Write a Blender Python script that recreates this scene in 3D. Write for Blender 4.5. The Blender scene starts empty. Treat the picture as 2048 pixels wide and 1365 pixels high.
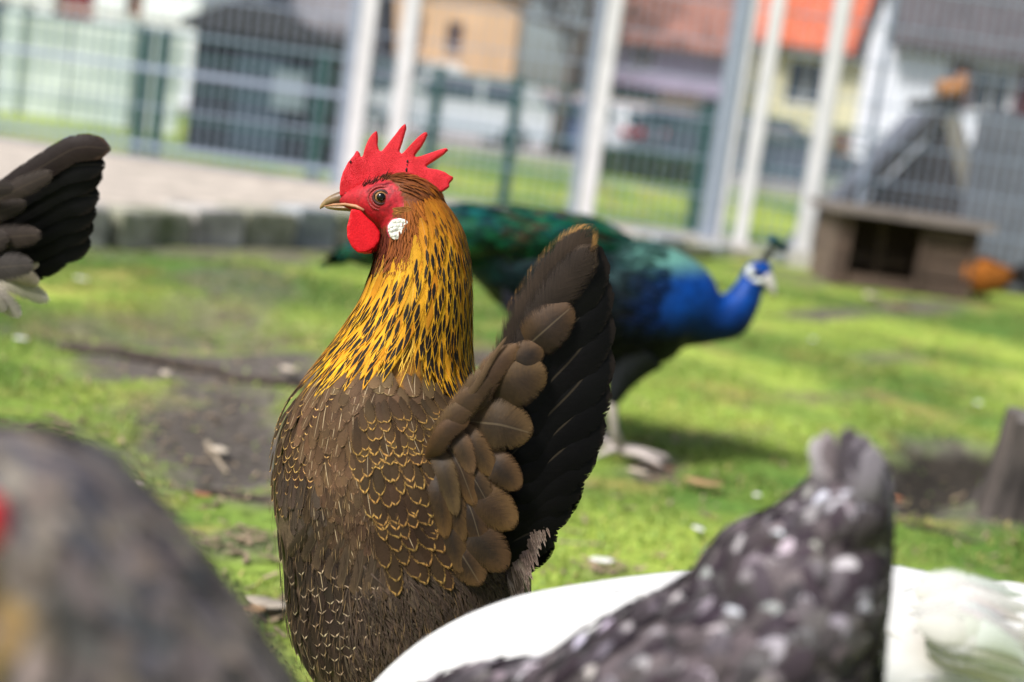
import bpy, bmesh, math, random
import numpy as np
from mathutils import Vector, Matrix

R = math.radians
rnd = random.Random(11)
nrs = np.random.RandomState(5)
sc = bpy.context.scene
COL = sc.collection

# ------------------------------------------------------------------ camera
FPX = 50.0 / 36.0 * 2048.0
CAMH = 0.495
PITCH, ROLL = R(8.3), R(8.0)
fwd = np.array([0.0, math.cos(PITCH), -math.sin(PITCH)])
_r0 = np.array([1.0, 0, 0]); _u0 = np.array([0, math.sin(PITCH), math.cos(PITCH)])
rgt = math.cos(ROLL) * _r0 + math.sin(ROLL) * _u0
upv = math.cos(ROLL) * _u0 - math.sin(ROLL) * _r0
CAM = np.array([0, 0, CAMH])
cd = bpy.data.cameras.new('camera'); cam = bpy.data.objects.new('camera', cd); COL.objects.link(cam)
cam.matrix_world = Matrix(((rgt[0], upv[0], -fwd[0], 0), (rgt[1], upv[1], -fwd[1], 0), (rgt[2], upv[2], -fwd[2], CAMH), (0, 0, 0, 1)))
cd.lens = 50; cd.sensor_width = 36; cd.clip_start = 0.02; cd.clip_end = 2000
cd.dof.use_dof = True; cd.dof.focus_distance = 0.928; cd.dof.aperture_fstop = 4.3
sc.camera = cam

# ------------------------------------------------------------------ light: soft bright daylight
SUN_EL, SUN_AZ = R(50), R(226)          # azimuth clockwise from +Y; behind the camera, to the left
w = bpy.data.worlds.new('World'); sc.world = w; w.use_nodes = True
nt = w.node_tree; nt.nodes.clear()
wo = nt.nodes.new('ShaderNodeOutputWorld'); bg = nt.nodes.new('ShaderNodeBackground')
sky = nt.nodes.new('ShaderNodeTexSky'); sky.sky_type = 'NISHITA'; sky.sun_disc = False
sky.sun_elevation = SUN_EL; sky.sun_rotation = SUN_AZ; sky.dust_density = 3.0; sky.air_density = 1.0; sky.ozone_density = 1.0
hs = nt.nodes.new('ShaderNodeHueSaturation'); hs.inputs['Saturation'].default_value = 0.75; hs.inputs['Value'].default_value = 1.0
nt.links.new(sky.outputs[0], hs.inputs['Color']); nt.links.new(hs.outputs[0], bg.inputs[0]); nt.links.new(bg.outputs[0], wo.inputs[0])
bg.inputs[1].default_value = 0.085
sl = bpy.data.lights.new('sun', 'SUN'); sl.energy = 3.7; sl.angle = R(14); sl.color = (1.0, 0.985, 0.965)
so = bpy.data.objects.new('sun', sl); COL.objects.link(so)
sd = Vector((math.sin(SUN_AZ) * math.cos(SUN_EL), math.cos(SUN_AZ) * math.cos(SUN_EL), math.sin(SUN_EL)))
so.rotation_euler = sd.to_track_quat('Z', 'Y').to_euler()
vs = sc.view_settings; vs.view_transform = 'Standard'; vs.look = 'None'; vs.exposure = 0.55; vs.gamma = 1.0; vs.use_curve_mapping = False
sc.render.engine = 'CYCLES'
sc.cycles.use_denoising = True
sc.cycles.max_bounces = 6; sc.cycles.transparent_max_bounces = 6
sc.cycles.sample_clamp_indirect = 6

# ------------------------------------------------------------------ helpers: points
def px(x, y, d):
    return CAM + fwd * d + rgt * ((x - 1024.0) / FPX * d) + upv * ((682.5 - y) / FPX * d)
def ray(x, y):
    return fwd + rgt * ((x - 1024.0) / FPX) + upv * ((682.5 - y) / FPX)
def wy(x, y, Y):
    r = ray(x, y); return CAM + r * (Y / r[1])
def gp(x, y, z=0.0):
    r = ray(x, y); return CAM + r * ((z - CAMH) / r[2])
def depth(p): return float(np.dot(np.asarray(p) - CAM, fwd))
def topx(p):
    q = np.asarray(p) - CAM; d = q @ fwd
    return 1024 + (q @ rgt) / d * FPX, 682.5 - (q @ upv) / d * FPX
def nrm(v):
    v = np.asarray(v, float); l = np.linalg.norm(v); return v / l if l > 1e-12 else v

# ------------------------------------------------------------------ helpers: objects
def empty(name, loc, label=None, cat=None, group=None):
    o = bpy.data.objects.new(name, None); COL.objects.link(o); o.location = Vector(loc); o.empty_display_size = 0.05
    tag(o, label, cat, group); return o
def tag(o, label=None, cat=None, group=None, kind=None):
    if label: o['label'] = label
    if cat: o['category'] = cat
    if group: o['group'] = group
    if kind: o['kind'] = kind
    return o
def setparent(o, p):
    o.parent = p
    if p is not None and p.parent is None: o.matrix_parent_inverse = Matrix.Translation(-p.location)
def link(name, me, m=None, parent=None, smooth=True):
    o = bpy.data.objects.new(name, me); COL.objects.link(o)
    if m is not None: me.materials.append(m)
    if smooth: me.polygons.foreach_set('use_smooth', [True] * len(me.polygons))
    if parent is not None: setparent(o, parent)
    return o
def mesh(name, V, F, m=None, parent=None, smooth=True):
    me = bpy.data.meshes.new(name); me.from_pydata([tuple(v) for v in V], [], F); me.update()
    return link(name, me, m, parent, smooth)
def add_attr(me, nm, arr):
    a = me.attributes.new(nm, 'FLOAT_COLOR', 'POINT'); a.data.foreach_set('color', np.asarray(arr, np.float32).ravel())

class MB:
    """collects boxes, prisms, tubes and sheets into one mesh"""
    def __init__(s): s.V = []; s.F = []
    def raw(s, V, F):
        b = len(s.V); s.V += [tuple(v) for v in V]; s.F += [tuple(i + b for i in f) for f in F]; return s
    def box(s, x0, x1, y0, y1, z0, z1):
        return s.raw([(x0, y0, z0), (x1, y0, z0), (x1, y1, z0), (x0, y1, z0), (x0, y0, z1), (x1, y0, z1), (x1, y1, z1), (x0, y1, z1)],
                     [(0, 3, 2, 1), (4, 5, 6, 7), (0, 1, 5, 4), (1, 2, 6, 5), (2, 3, 7, 6), (3, 0, 4, 7)])
    def prism(s, poly, off):
        n = len(poly); off = np.asarray(off)
        V = [np.asarray(p) for p in poly] + [np.asarray(p) + off for p in poly]
        return s.raw(V, [tuple(range(n))[::-1], tuple(range(n, 2 * n))] + [(i, (i + 1) % n, n + (i + 1) % n, n + i) for i in range(n)])
    def bar(s, a, b, wdt, hgt, up=(0, 0, 1)):
        a = np.asarray(a, float); b = np.asarray(b, float); d = nrm(b - a); sx = nrm(np.cross(d, up)); uz = np.cross(sx, d)
        q = [sx * wdt / 2 + uz * hgt / 2, -sx * wdt / 2 + uz * hgt / 2, -sx * wdt / 2 - uz * hgt / 2, sx * wdt / 2 - uz * hgt / 2]
        return s.prism([a + k for k in q], b - a)
    def tube(s, pts, rad, n=6):
        pts = [np.asarray(p, float) for p in pts]; k = len(pts)
        if not hasattr(rad, '__len__'): rad = [rad] * k
        V = []; F = []
        ref = np.array([0.3, 0.2, 0.93])
        for i in range(k):
            d = nrm(pts[min(i + 1, k - 1)] - pts[max(i - 1, 0)])
            sx = np.cross(d, ref)
            if np.linalg.norm(sx) < 1e-3: sx = np.cross(d, (1, 0, 0))
            sx = nrm(sx); sy = np.cross(d, sx)
            for j in range(n):
                t = 2 * math.pi * j / n; V.append(pts[i] + (sx * math.cos(t) + sy * math.sin(t)) * rad[i])
        for i in range(k - 1):
            for j in range(n):
                F.append((i * n + j, i * n + (j + 1) % n, (i + 1) * n + (j + 1) % n, (i + 1) * n + j))
        F.append(tuple(range(n))[::-1]); F.append(tuple((k - 1) * n + j for j in range(n)))
        return s.raw(V, F)
    def sphere(s, c, r, nu=14, nv=9):
        c = np.asarray(c, float); r = np.asarray(r if hasattr(r, '__len__') else (r, r, r), float)
        V = [c + (0, 0, r[2])]; F = []
        for i in range(1, nv):
            p = math.pi * i / nv
            for j in range(nu):
                t = 2 * math.pi * j / nu; V.append(c + r * (math.sin(p) * math.cos(t), math.sin(p) * math.sin(t), math.cos(p)))
        V.append(c - (0, 0, r[2]))
        for j in range(nu): F.append((0, 1 + j, 1 + (j + 1) % nu))
        for i in range(nv - 2):
            for j in range(nu):
                a = 1 + i * nu; F.append((a + j, a + nu + j, a + nu + (j + 1) % nu, a + (j + 1) % nu))
        a = 1 + (nv - 2) * nu; e = len(V) - 1
        for j in range(nu): F.append((a + j, e, a + (j + 1) % nu))
        return s.raw(V, F)
    def build(s, name, m, parent=None, smooth=False, bevel=0):
        o = mesh(name, s.V, s.F, m, parent, smooth)
        if bevel:
            b = o.modifiers.new('bevel', 'BEVEL'); b.width = bevel; b.segments = 2; b.limit_method = 'ANGLE'
        return o

# ------------------------------------------------------------------ materials
def N(nt, typ, **kw):
    n = nt.nodes.new('ShaderNode' + typ)
    for k, v in kw.items(): setattr(n, k, v)
    return n
MATS = {}
def mat(name, c, rough=0.6, var=0.15, scale=6.0, c2=None, bump=0.0, bscale=None, metal=0.0, spec=0.5, coat=0.0, detail=5.0, trans=0.0, emit=0.0, stretch=None):
    if name in MATS: return MATS[name]
    m = bpy.data.materials.new(name); m.use_nodes = True; nt = m.node_tree; b = nt.nodes['Principled BSDF']
    tc = N(nt, 'TexCoord'); mp = N(nt, 'Mapping'); nt.links.new(tc.outputs['Object'], mp.inputs['Vector'])
    if stretch: mp.inputs['Scale'].default_value = stretch
    no = N(nt, 'TexNoise'); no.inputs['Scale'].default_value = scale; no.inputs['Detail'].default_value = detail; no.inputs['Roughness'].default_value = 0.6
    nt.links.new(mp.outputs[0], no.inputs['Vector'])
    mx = N(nt, 'MixRGB'); cr = N(nt, 'ValToRGB'); cr.color_ramp.elements[0].position = 0.35; cr.color_ramp.elements[1].position = 0.65
    nt.links.new(no.outputs['Fac'], cr.inputs[0]); nt.links.new(cr.outputs[0], mx.inputs[0])
    c2 = c2 or tuple(min(1, k * (1 + var)) for k in c); c1 = tuple(k * (1 - var) for k in c)
    mx.inputs[1].default_value = (*c1, 1); mx.inputs[2].default_value = (*c2, 1)
    nt.links.new(mx.outputs[0], b.inputs['Base Color'])
    b.inputs['Roughness'].default_value = rough; b.inputs['Metallic'].default_value = metal; b.inputs['Specular IOR Level'].default_value = spec
    if coat: b.inputs['Coat Weight'].default_value = coat; b.inputs['Coat Roughness'].default_value = 0.08
    if trans: b.inputs['Transmission Weight'].default_value = trans
    if bump:
        n2 = N(nt, 'TexNoise'); n2.inputs['Scale'].default_value = bscale or scale * 5; n2.inputs['Detail'].default_value = 4
        nt.links.new(mp.outputs[0], n2.inputs['Vector'])
        bp = N(nt, 'Bump'); bp.inputs['Strength'].default_value = min(1, bump); bp.inputs['Distance'].default_value = 0.3 / (bscale or scale * 5)
        nt.links.new(n2.outputs['Fac'], bp.inputs['Height']); nt.links.new(bp.outputs[0], b.inputs['Normal'])
    MATS[name] = m; return m

def skin_mat(name, c, c2, scale=900, bump=0.6, rough=0.5, sss=0.25, spec=0.4, dist=0.0004):
    m = bpy.data.materials.new(name); m.use_nodes = True; nt = m.node_tree; b = nt.nodes['Principled BSDF']
    tc = N(nt, 'TexCoord')
    n1 = N(nt, 'TexNoise'); n1.inputs['Scale'].default_value = 90; n1.inputs['Detail'].default_value = 6
    vo = N(nt, 'TexVoronoi'); vo.inputs['Scale'].default_value = scale
    for q in (n1, vo): nt.links.new(tc.outputs['Object'], q.inputs['Vector'])
    cr = N(nt, 'ValToRGB'); cr.color_ramp.elements[0].position = 0.3; cr.color_ramp.elements[1].position = 0.7
    ad0 = N(nt, 'Math', operation='MULTIPLY_ADD'); nt.links.new(vo.outputs['Distance'], ad0.inputs[0]); ad0.inputs[1].default_value = -0.55; nt.links.new(n1.outputs['Fac'], ad0.inputs[2])
    ad1 = N(nt, 'Math', operation='ADD'); nt.links.new(ad0.outputs[0], ad1.inputs[0]); ad1.inputs[1].default_value = 0.25; nt.links.new(ad1.outputs[0], cr.inputs[0])
    mx = N(nt, 'MixRGB'); mx.inputs[1].default_value = (*c, 1); mx.inputs[2].default_value = (*c2, 1); nt.links.new(cr.outputs[0], mx.inputs[0])
    nt.links.new(mx.outputs[0], b.inputs['Base Color'])
    bp = N(nt, 'Bump'); bp.inputs['Strength'].default_value = bump; bp.inputs['Distance'].default_value = dist; bp.invert = True
    ad = N(nt, 'Math', operation='ADD'); nt.links.new(vo.outputs['Distance'], ad.inputs[0]); nt.links.new(n1.outputs['Fac'], ad.inputs[1])
    nt.links.new(ad.outputs[0], bp.inputs['Height']); nt.links.new(bp.outputs[0], b.inputs['Normal'])
    b.inputs['Roughness'].default_value = rough; b.inputs['Specular IOR Level'].default_value = spec
    b.inputs['Subsurface Weight'].default_value = sss; b.inputs['Subsurface Radius'].default_value = (0.004, 0.001, 0.0008); b.inputs['Subsurface Scale'].default_value = 0.6
    MATS[name] = m; return m

def vcol_mat(name, rough=0.6, scale=120, var=0.35, spec=0.3, sheen=0.0, metal=0.0, bump=0.4, stretch=(1, 1, 1)):
    """colour from the mesh's own colour attribute with fine noise"""
    m = bpy.data.materials.new(name); m.use_nodes = True; nt = m.node_tree; b = nt.nodes['Principled BSDF']
    at = N(nt, 'Attribute', attribute_name='Col'); tc = N(nt, 'TexCoord'); mp = N(nt, 'Mapping'); mp.inputs['Scale'].default_value = stretch
    nt.links.new(tc.outputs['Object'], mp.inputs[0])
    no = N(nt, 'TexNoise'); no.inputs['Scale'].default_value = scale; no.inputs['Detail'].default_value = 6; nt.links.new(mp.outputs[0], no.inputs['Vector'])
    mr = N(nt, 'MapRange'); mr.inputs['From Min'].default_value = 0.3; mr.inputs['From Max'].default_value = 0.7
    mr.inputs['To Min'].default_value = 1 - var; mr.inputs['To Max'].default_value = 1 + var; nt.links.new(no.outputs['Fac'], mr.inputs['Value'])
    mx = N(nt, 'VectorMath', operation='SCALE'); nt.links.new(at.outputs['Color'], mx.inputs[0]); nt.links.new(mr.outputs[0], mx.inputs['Scale'])
    nt.links.new(mx.outputs[0], b.inputs['Base Color'])
    b.inputs['Roughness'].default_value = rough; b.inputs['Specular IOR Level'].default_value = spec; b.inputs['Metallic'].default_value = metal
    b.inputs['Sheen Weight'].default_value = sheen
    if bump:
        bp = N(nt, 'Bump'); bp.inputs['Strength'].default_value = bump; bp.inputs['Distance'].default_value = 0.2 / scale
        nt.links.new(no.outputs['Fac'], bp.inputs['Height']); nt.links.new(bp.outputs[0], b.inputs['Normal'])
    MATS[name] = m; return m

def feather_mat(name, rough=0.65, spec=0.12, sheen=0.0, metal=0.0, var=0.34, barb=85.0, streak=1.2, fray=0.48, soft=0.12, asym=0.0, grad=0.45):
    """one vane: edge colour ec, centre colour cc, fd = (across, along, centre half width, shaft strength)"""
    m = bpy.data.materials.new(name); m.use_nodes = True; nt = m.node_tree; b = nt.nodes['Principled BSDF']; L = nt.links.new
    ec = N(nt, 'Attribute', attribute_name='ec'); cc = N(nt, 'Attribute', attribute_name='cc'); fd = N(nt, 'Attribute', attribute_name='fd')
    sp = N(nt, 'SeparateColor'); L(fd.outputs['Color'], sp.inputs[0])
    tc = N(nt, 'TexCoord'); no = N(nt, 'TexNoise'); no.inputs['Scale'].default_value = 420; no.inputs['Detail'].default_value = 3; L(tc.outputs['Object'], no.inputs['Vector'])
    big = N(nt, 'TexNoise'); big.inputs['Scale'].default_value = 70; big.inputs['Detail'].default_value = 5; L(tc.outputs['Object'], big.inputs['Vector'])
    def M(op, a, c=None, cl=False):
        n = N(nt, 'Math', operation=op); n.use_clamp = cl
        for i, q in enumerate((a, c)):
            if q is None: continue
            if isinstance(q, (int, float)): n.inputs[i].default_value = q
            else: L(q, n.inputs[i])
        return n.outputs[0]
    q = M('ABSOLUTE', M('SUBTRACT', M('MULTIPLY', sp.outputs[0], 2.0), 1.0))
    qb = M('ADD', M('MULTIPLY', q, 1.0 - asym), M('MULTIPLY', M('SUBTRACT', 1.0, sp.outputs[0]), asym)) if asym else q
    qn = M('ADD', qb, M('MULTIPLY', M('SUBTRACT', no.outputs['Fac'], 0.5), 0.35))
    mr = N(nt, 'MapRange', interpolation_type='SMOOTHSTEP')
    L(qn, mr.inputs['Value']); L(M('SUBTRACT', sp.outputs[2], soft), mr.inputs['From Min']); L(M('ADD', sp.outputs[2], soft), mr.inputs['From Max'])
    mx = N(nt, 'MixRGB'); L(mr.outputs[0], mx.inputs[0]); L(cc.outputs['Color'], mx.inputs[1]); L(ec.outputs['Color'], mx.inputs[2])
    cx_ = N(nt, 'CombineXYZ'); L(M('SUBTRACT', M('MULTIPLY', sp.outputs[1], barb), M('MULTIPLY', q, barb * 0.16)), cx_.inputs[0])
    L(M('MULTIPLY', sp.outputs[0], 2.4), cx_.inputs[1]); L(M('MULTIPLY', ec.outputs['Alpha'], 90.0), cx_.inputs[2])
    sk = N(nt, 'TexNoise'); sk.inputs['Scale'].default_value = 1.0; sk.inputs['Detail'].default_value = 3; sk.inputs['Roughness'].default_value = 0.65; L(cx_.outputs[0], sk.inputs['Vector'])
    st = sk.outputs['Fac']
    g1 = M('ADD', M('MULTIPLY', M('SUBTRACT', st, 0.5), streak), 1.0)
    wide = N(nt, 'TexNoise'); wide.inputs['Scale'].default_value = 22; wide.inputs['Detail'].default_value = 4; L(tc.outputs['Object'], wide.inputs['Vector'])
    g2 = M('ADD', M('ADD', M('MULTIPLY', M('SUBTRACT', big.outputs['Fac'], 0.5), var * 2), M('MULTIPLY', M('SUBTRACT', wide.outputs['Fac'], 0.5), var * 3)), 1.0)
    gm = M('MULTIPLY', M('MULTIPLY', g1, g2), M('ADD', M('MULTIPLY', sp.outputs[1], grad), 1.0 - grad * 0.7))
    sc_ = N(nt, 'VectorMath', operation='SCALE'); L(mx.outputs[0], sc_.inputs[0]); L(gm, sc_.inputs['Scale'])
    sm = N(nt, 'MapRange', interpolation_type='SMOOTHSTEP'); sm.inputs['From Min'].default_value = 0.015; sm.inputs['From Max'].default_value = 0.06
    sm.inputs['To Min'].default_value = 1; sm.inputs['To Max'].default_value = 0; L(q, sm.inputs['Value'])
    mx2 = N(nt, 'MixRGB'); L(M('MULTIPLY', sm.outputs[0], fd.outputs['Alpha']), mx2.inputs[0]); L(sc_.outputs[0], mx2.inputs[1]); mx2.inputs[2].default_value = (0.50, 0.38, 0.23, 1)
    L(mx2.outputs[0], b.inputs['Base Color'])
    tipm = N(nt, 'MapRange'); tipm.inputs['From Min'].default_value = 0.84; tipm.inputs['From Max'].default_value = 1.0; tipm.inputs['To Max'].default_value = 1.0; L(sp.outputs[1], tipm.inputs['Value'])
    ed = M('SUBTRACT', 1.0, M('MAXIMUM', q, tipm.outputs[0]))
    al = N(nt, 'MapRange', interpolation_type='SMOOTHSTEP'); al.inputs['From Min'].default_value = 0.0; al.inputs['From Max'].default_value = fray
    L(M('ADD', ed, M('MULTIPLY', M('SUBTRACT', st, 0.45), 0.9)), al.inputs['Value']); L(al.outputs[0], b.inputs['Alpha'])
    bp = N(nt, 'Bump'); bp.inputs['Strength'].default_value = 0.35; bp.inputs['Distance'].default_value = 0.0004
    L(M('ADD', M('MULTIPLY', st, 1.2), no.outputs['Fac']), bp.inputs['Height']); L(bp.outputs[0], b.inputs['Normal'])
    b.inputs['Roughness'].default_value = rough; b.inputs['Specular IOR Level'].default_value = spec; b.inputs['Sheen Weight'].default_value = sheen; b.inputs['Metallic'].default_value = metal
    b.inputs['Sheen Roughness'].default_value = 0.4
    MATS[name] = m; return m

FEATHER = feather_mat('feather_vane')
BLACKF = feather_mat('glossy_black_feather', rough=0.45, spec=0.12, streak=0.8, fray=0.06, barb=160.0)
SOFTF = feather_mat('soft_feather', rough=0.85, spec=0.06, fray=0.4)
COVERT = feather_mat('covert_vane', rough=0.55, spec=0.22, soft=0.5, barb=150.0, streak=1.1, fray=0.3, asym=0.5)
WHITEFE = feather_mat('white_soft_feather', rough=0.9, spec=0.04, fray=0.5, grad=0.0, streak=0.12, var=0.06)
IRIS = feather_mat('iridescent_feather', rough=0.45, spec=0.15, metal=0.0)

# ------------------------------------------------------------------ lofts (bird bodies) and feathers
class Loft:
    """tube of elliptical rings: P = c + a cos t + b sin t, smooth through the rings"""
    def __init__(s, rings, NS=160, NT=96):
        c = np.array([r[0] for r in rings], float); a = np.array([r[1] for r in rings], float); b = np.array([r[2] for r in rings], float)
        s.n = len(rings); S = np.linspace(0, s.n - 1, NS)
        def cr(P):
            Q = np.vstack([2 * P[0] - P[1], P, 2 * P[-1] - P[-2]]); i = np.minimum(S.astype(int), s.n - 2); f = (S - i)[:, None]
            p0, p1, p2, p3 = Q[i], Q[i + 1], Q[i + 2], Q[i + 3]
            return 0.5 * (2 * p1 + (p2 - p0) * f + (2 * p0 - 5 * p1 + 4 * p2 - p3) * f * f + (3 * p1 - p0 - 3 * p2 + p3) * f ** 3)
        s.C, s.A, s.B = cr(c), cr(a), cr(b); s.NS, s.NT = NS, NT
        t = np.linspace(0, 2 * math.pi, NT, endpoint=False)
        s.P = s.C[:, None] + s.A[:, None] * np.cos(t)[None, :, None] + s.B[:, None] * np.sin(t)[None, :, None]
        s.dS = np.gradient(s.P, axis=0) * (NS - 1) / (s.n - 1)
        s.dT = (np.roll(s.P, -1, 1) - np.roll(s.P, 1, 1)) * NT / (4 * math.pi)
        nn = np.cross(s.dS, s.dT); l = np.linalg.norm(nn, axis=2, keepdims=True); nn = nn / np.maximum(l, 1e-12)
        out = np.sum(nn * (s.P - s.C[:, None]), axis=2)
        if out[NS // 2].mean() < 0: nn = -nn
        s.Nn = nn
    def at(s, sv, tv):
        x = min(max(sv, 0), s.n - 1) / (s.n - 1) * (s.NS - 1); y = (tv % (2 * math.pi)) / (2 * math.pi) * s.NT
        i = min(int(x), s.NS - 2); f = x - i; j = int(y) % s.NT; g = y - int(y); k = (j + 1) % s.NT
        def L(G): return (G[i, j] * (1 - f) + G[i + 1, j] * f) * (1 - g) + (G[i, k] * (1 - f) + G[i + 1, k] * f) * g
        return L(s.P), L(s.Nn), L(s.dS), L(s.dT)
    def mesh_data(s):
        V = [tuple(v) for v in s.P.reshape(-1, 3)]; F = []
        for i in range(s.NS - 1):
            for j in range(s.NT):
                k = (j + 1) % s.NT; F.append((i * s.NT + j, i * s.NT + k, (i + 1) * s.NT + k, (i + 1) * s.NT + j))
        F.append(tuple(range(s.NT))[::-1]); F.append(tuple((s.NS - 1) * s.NT + j for j in range(s.NT)))
        return V, F
    def find(s, x, y, near=True):
        """surface parameters of the camera-facing point that lies closest to picture position x, y"""
        if not hasattr(s, 'PX'):
            q = s.P - CAM; d = q @ fwd; s.PX = 1024 + (q @ rgt) / d * FPX; s.PY = 682.5 - (q @ upv) / d * FPX
            s.vis = (np.sum(s.Nn * (CAM - s.P), axis=2) > 0)
        D = (s.PX - x) ** 2 + (s.PY - y) ** 2 + (~s.vis) * 1e6
        k = int(np.argmin(D)); i, j = divmod(k, s.NT)
        return i / (s.NS - 1) * (s.n - 1), j / s.NT * 2 * math.pi, math.sqrt(D.flat[k])

def spine_rings(pts, d0=None):
    """pts: (x, y, r_px, rd_px[, d]) in picture coordinates; rings stand across the spine, rd towards the camera"""
    out = []
    P = []
    for p in pts:
        d = p[4] if len(p) > 4 else d0; P.append((px(p[0], p[1], d), d))
    for i, p in enumerate(pts):
        t = nrm(P[min(i + 1, len(pts) - 1)][0] - P[max(i - 1, 0)][0]); b = -fwd - t * np.dot(-fwd, t); b = nrm(b); a = np.cross(t, b); d = P[i][1]
        out.append((P[i][0], a * p[2] / FPX * d, b * p[3] / FPX * d))
    return out
def slice_rings(rows, d0):
    """rows: (y, x_left, x_right, rd_metres[, dc]); level slices, first semi-axis to the picture's right, second to the camera"""
    out = []
    for r in rows:
        d = r[4] if len(r) > 4 else d0
        out.append((px((r[1] + r[2]) / 2, r[0], d), rgt * ((r[2] - r[1]) / 2 / FPX * d), -fwd * r[3]))
    return out

class Acc:
    def __init__(s): s.V = []; s.F = []; s.e = []; s.c = []; s.d = []
    def vane(s, C, S, Nn, hw, ec, cc, mw, shaft, camber=0.2, nu=5):
        base = len(s.V); n = len(C); rv = rnd.random(); us = np.linspace(-1, 1, nu)
        for i in range(n):
            v = i / (n - 1)
            for u in us:
                s.V.append(tuple(C[i] + S[i] * (u * hw[i]) - Nn[i] * (camber * u * u * hw[i])))
                s.e.append((*ec, rv)); s.c.append((*cc, 1)); s.d.append(((u + 1) / 2, v, mw[i], shaft if v < 0.97 else 0))
        for i in range(n - 1):
            for j in range(nu - 1):
                a = base + i * nu + j; s.F.append((a, a + 1, a + nu + 1, a + nu))
    def build(s, name, m, parent=None, kind=None):
        me = bpy.data.meshes.new(name); me.from_pydata(s.V, [], s.F); me.update()
        add_attr(me, 'ec', s.e); add_attr(me, 'cc', s.c); add_attr(me, 'fd', s.d)
        o = link(name, me, m, parent)
        if kind: o['kind'] = kind
        return o

def prof(kind, n):
    v = np.linspace(0, 1, n)
    if kind == 'round':
        w_ = np.minimum(1, (v / 0.35 + 0.05) ** 0.7) * np.sqrt(np.clip(1 - (np.clip(v - 0.62, 0, 1) / 0.385) ** 2, 0, 1))
    elif kind == 'hackle':
        w_ = np.minimum(1, (v / 0.3 + 0.15) ** 0.6) * (1 - (np.clip(v - 0.35, 0, 1) / 0.66) ** 1.5)
    elif kind == 'tail':
        w_ = (0.35 + 0.65 * np.minimum(1, (v / 0.45))) * np.clip(1 - (np.clip(v - 0.75, 0, 1) / 0.252) ** 2.6, 0, 1) ** 0.5
    elif kind == 'sickle':
        w_ = (0.4 + 0.6 * np.minimum(1, v / 0.3)) * (1 - np.clip(v - 0.4, 0, 1) / 0.62) ** 0.6
    else:
        w_ = np.minimum(1, v / 0.2 + 0.2) * (1 - v) ** 0.5
    return np.maximum(w_, 0.01)
def mwrow(kind, n):
    v = np.linspace(0, 1, n)
    if kind == 'spindle': return np.interp(v, [0, 0.5, 0.64, 0.82, 0.94, 1], [-0.2, -0.2, 0.40, 0.68, 0.42, -0.3])
    if kind == 'lace': return np.interp(v, [0, 0.6, 0.84, 0.95, 1], [1.0, 0.9, 0.8, 0.5, -0.2])
    if kind == 'tiplace': return np.interp(v, [0, 0.7, 0.86, 0.95, 1], [1.4, 1.2, 0.95, 0.55, -0.2])
    if kind == 'softlace': return np.interp(v, [0, 0.7, 0.9, 1], [1.3, 1.1, 0.85, 0.2])
    if kind == 'covert': return np.interp(v, [0, 0.4, 0.8, 1], [0.2, 0.55, 0.55, -0.1])
    if kind == 'solid': return np.full(n, 2.0)
    if kind == 'tip': return np.interp(v, [0, 0.55, 0.75, 1], [2, 1.2, -0.3, -0.3])
    if kind == 'band': return np.interp(v, [0, 0.5, 0.62, 0.8, 1], [-0.3, -0.3, 0.9, 0.8, -0.3])
    return np.full(n, 0.5)

def surf_feather(acc, lf, s0, t0, phi, L, W, ec, cc, kind='round', mk='lace', shaft=0.0, lift=(0.0004, 0.0025), n=8, camber=0.2, jit=0.0):
    """a vane that grows out of the loft at (s0, t0) and lies along its surface"""
    C = []; S = []; Ns = []; st = L / (n - 1); s_, t_ = s0, t0; last = None
    for i in range(n):
        P, Nv, ds, dt = lf.at(s_, t_)
        es = nrm(ds); et = nrm(dt); d = es * math.cos(phi) + et * math.sin(phi)
        v = i / (n - 1)
        if s_ >= lf.n - 1.02 and last is not None: P = last + lastd * st
        else: lastd = d
        last = P
        side = nrm(np.cross(d, Nv)); C.append(P + Nv * (lift[0] + lift[1] * v)); S.append(side); Ns.append(Nv)
        s_ += math.cos(phi) * st / max(np.linalg.norm(ds), 1e-6); t_ += math.sin(phi) * st / max(np.linalg.norm(dt), 1e-6)
    hw = prof(kind, n) * W / 2
    if jit: hw = hw * (1 + nrs.uniform(-jit, jit, n))
    acc.vane(C, S, Ns, hw, ec, cc, mwrow(mk, n), shaft, camber)

def path_feather(acc, pts, W, ec, cc, kind='tail', mk='solid', shaft=0.0, n=12, camber=0.15, normal=None, twist=0.0):
    """a free vane along a smooth path through the given world points"""
    P = np.array(pts, float); k = len(P)
    S = np.linspace(0, k - 1, n); Q = np.vstack([2 * P[0] - P[1], P, 2 * P[-1] - P[-2]]); i = np.minimum(S.astype(int), k - 2); f = (S - i)[:, None]
    p0, p1, p2, p3 = Q[i], Q[i + 1], Q[i + 2], Q[i + 3]
    C = 0.5 * (2 * p1 + (p2 - p0) * f + (2 * p0 - 5 * p1 + 4 * p2 - p3) * f * f + (3 * p1 - p0 - 3 * p2 + p3) * f ** 3)
    T = np.gradient(C, axis=0); nv = -fwd if normal is None else np.asarray(normal, float); Ss = []; Ns = []
    for j in range(n):
        d = nrm(T[j]); sd_ = nrm(np.cross(d, nv)); nn = np.cross(sd_, d); a = twist * (j / (n - 1))
        Ss.append(sd_ * math.cos(a) + nn * math.sin(a)); Ns.append(nn * math.cos(a) - sd_ * math.sin(a))
    acc.vane(list(C), Ss, Ns, prof(kind, n) * W / 2, ec, cc, mwrow(mk, n), shaft, camber, nu=7)

def vary(c, a=0.15, h=0.05):
    k = 1 + rnd.uniform(-a, a); return tuple(max(0, min(1, q * k * (1 + rnd.uniform(-h, h)))) for q in c)
def mixc(a, b, f): return tuple(p * (1 - f) + q * f for p, q in zip(a, b))

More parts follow.
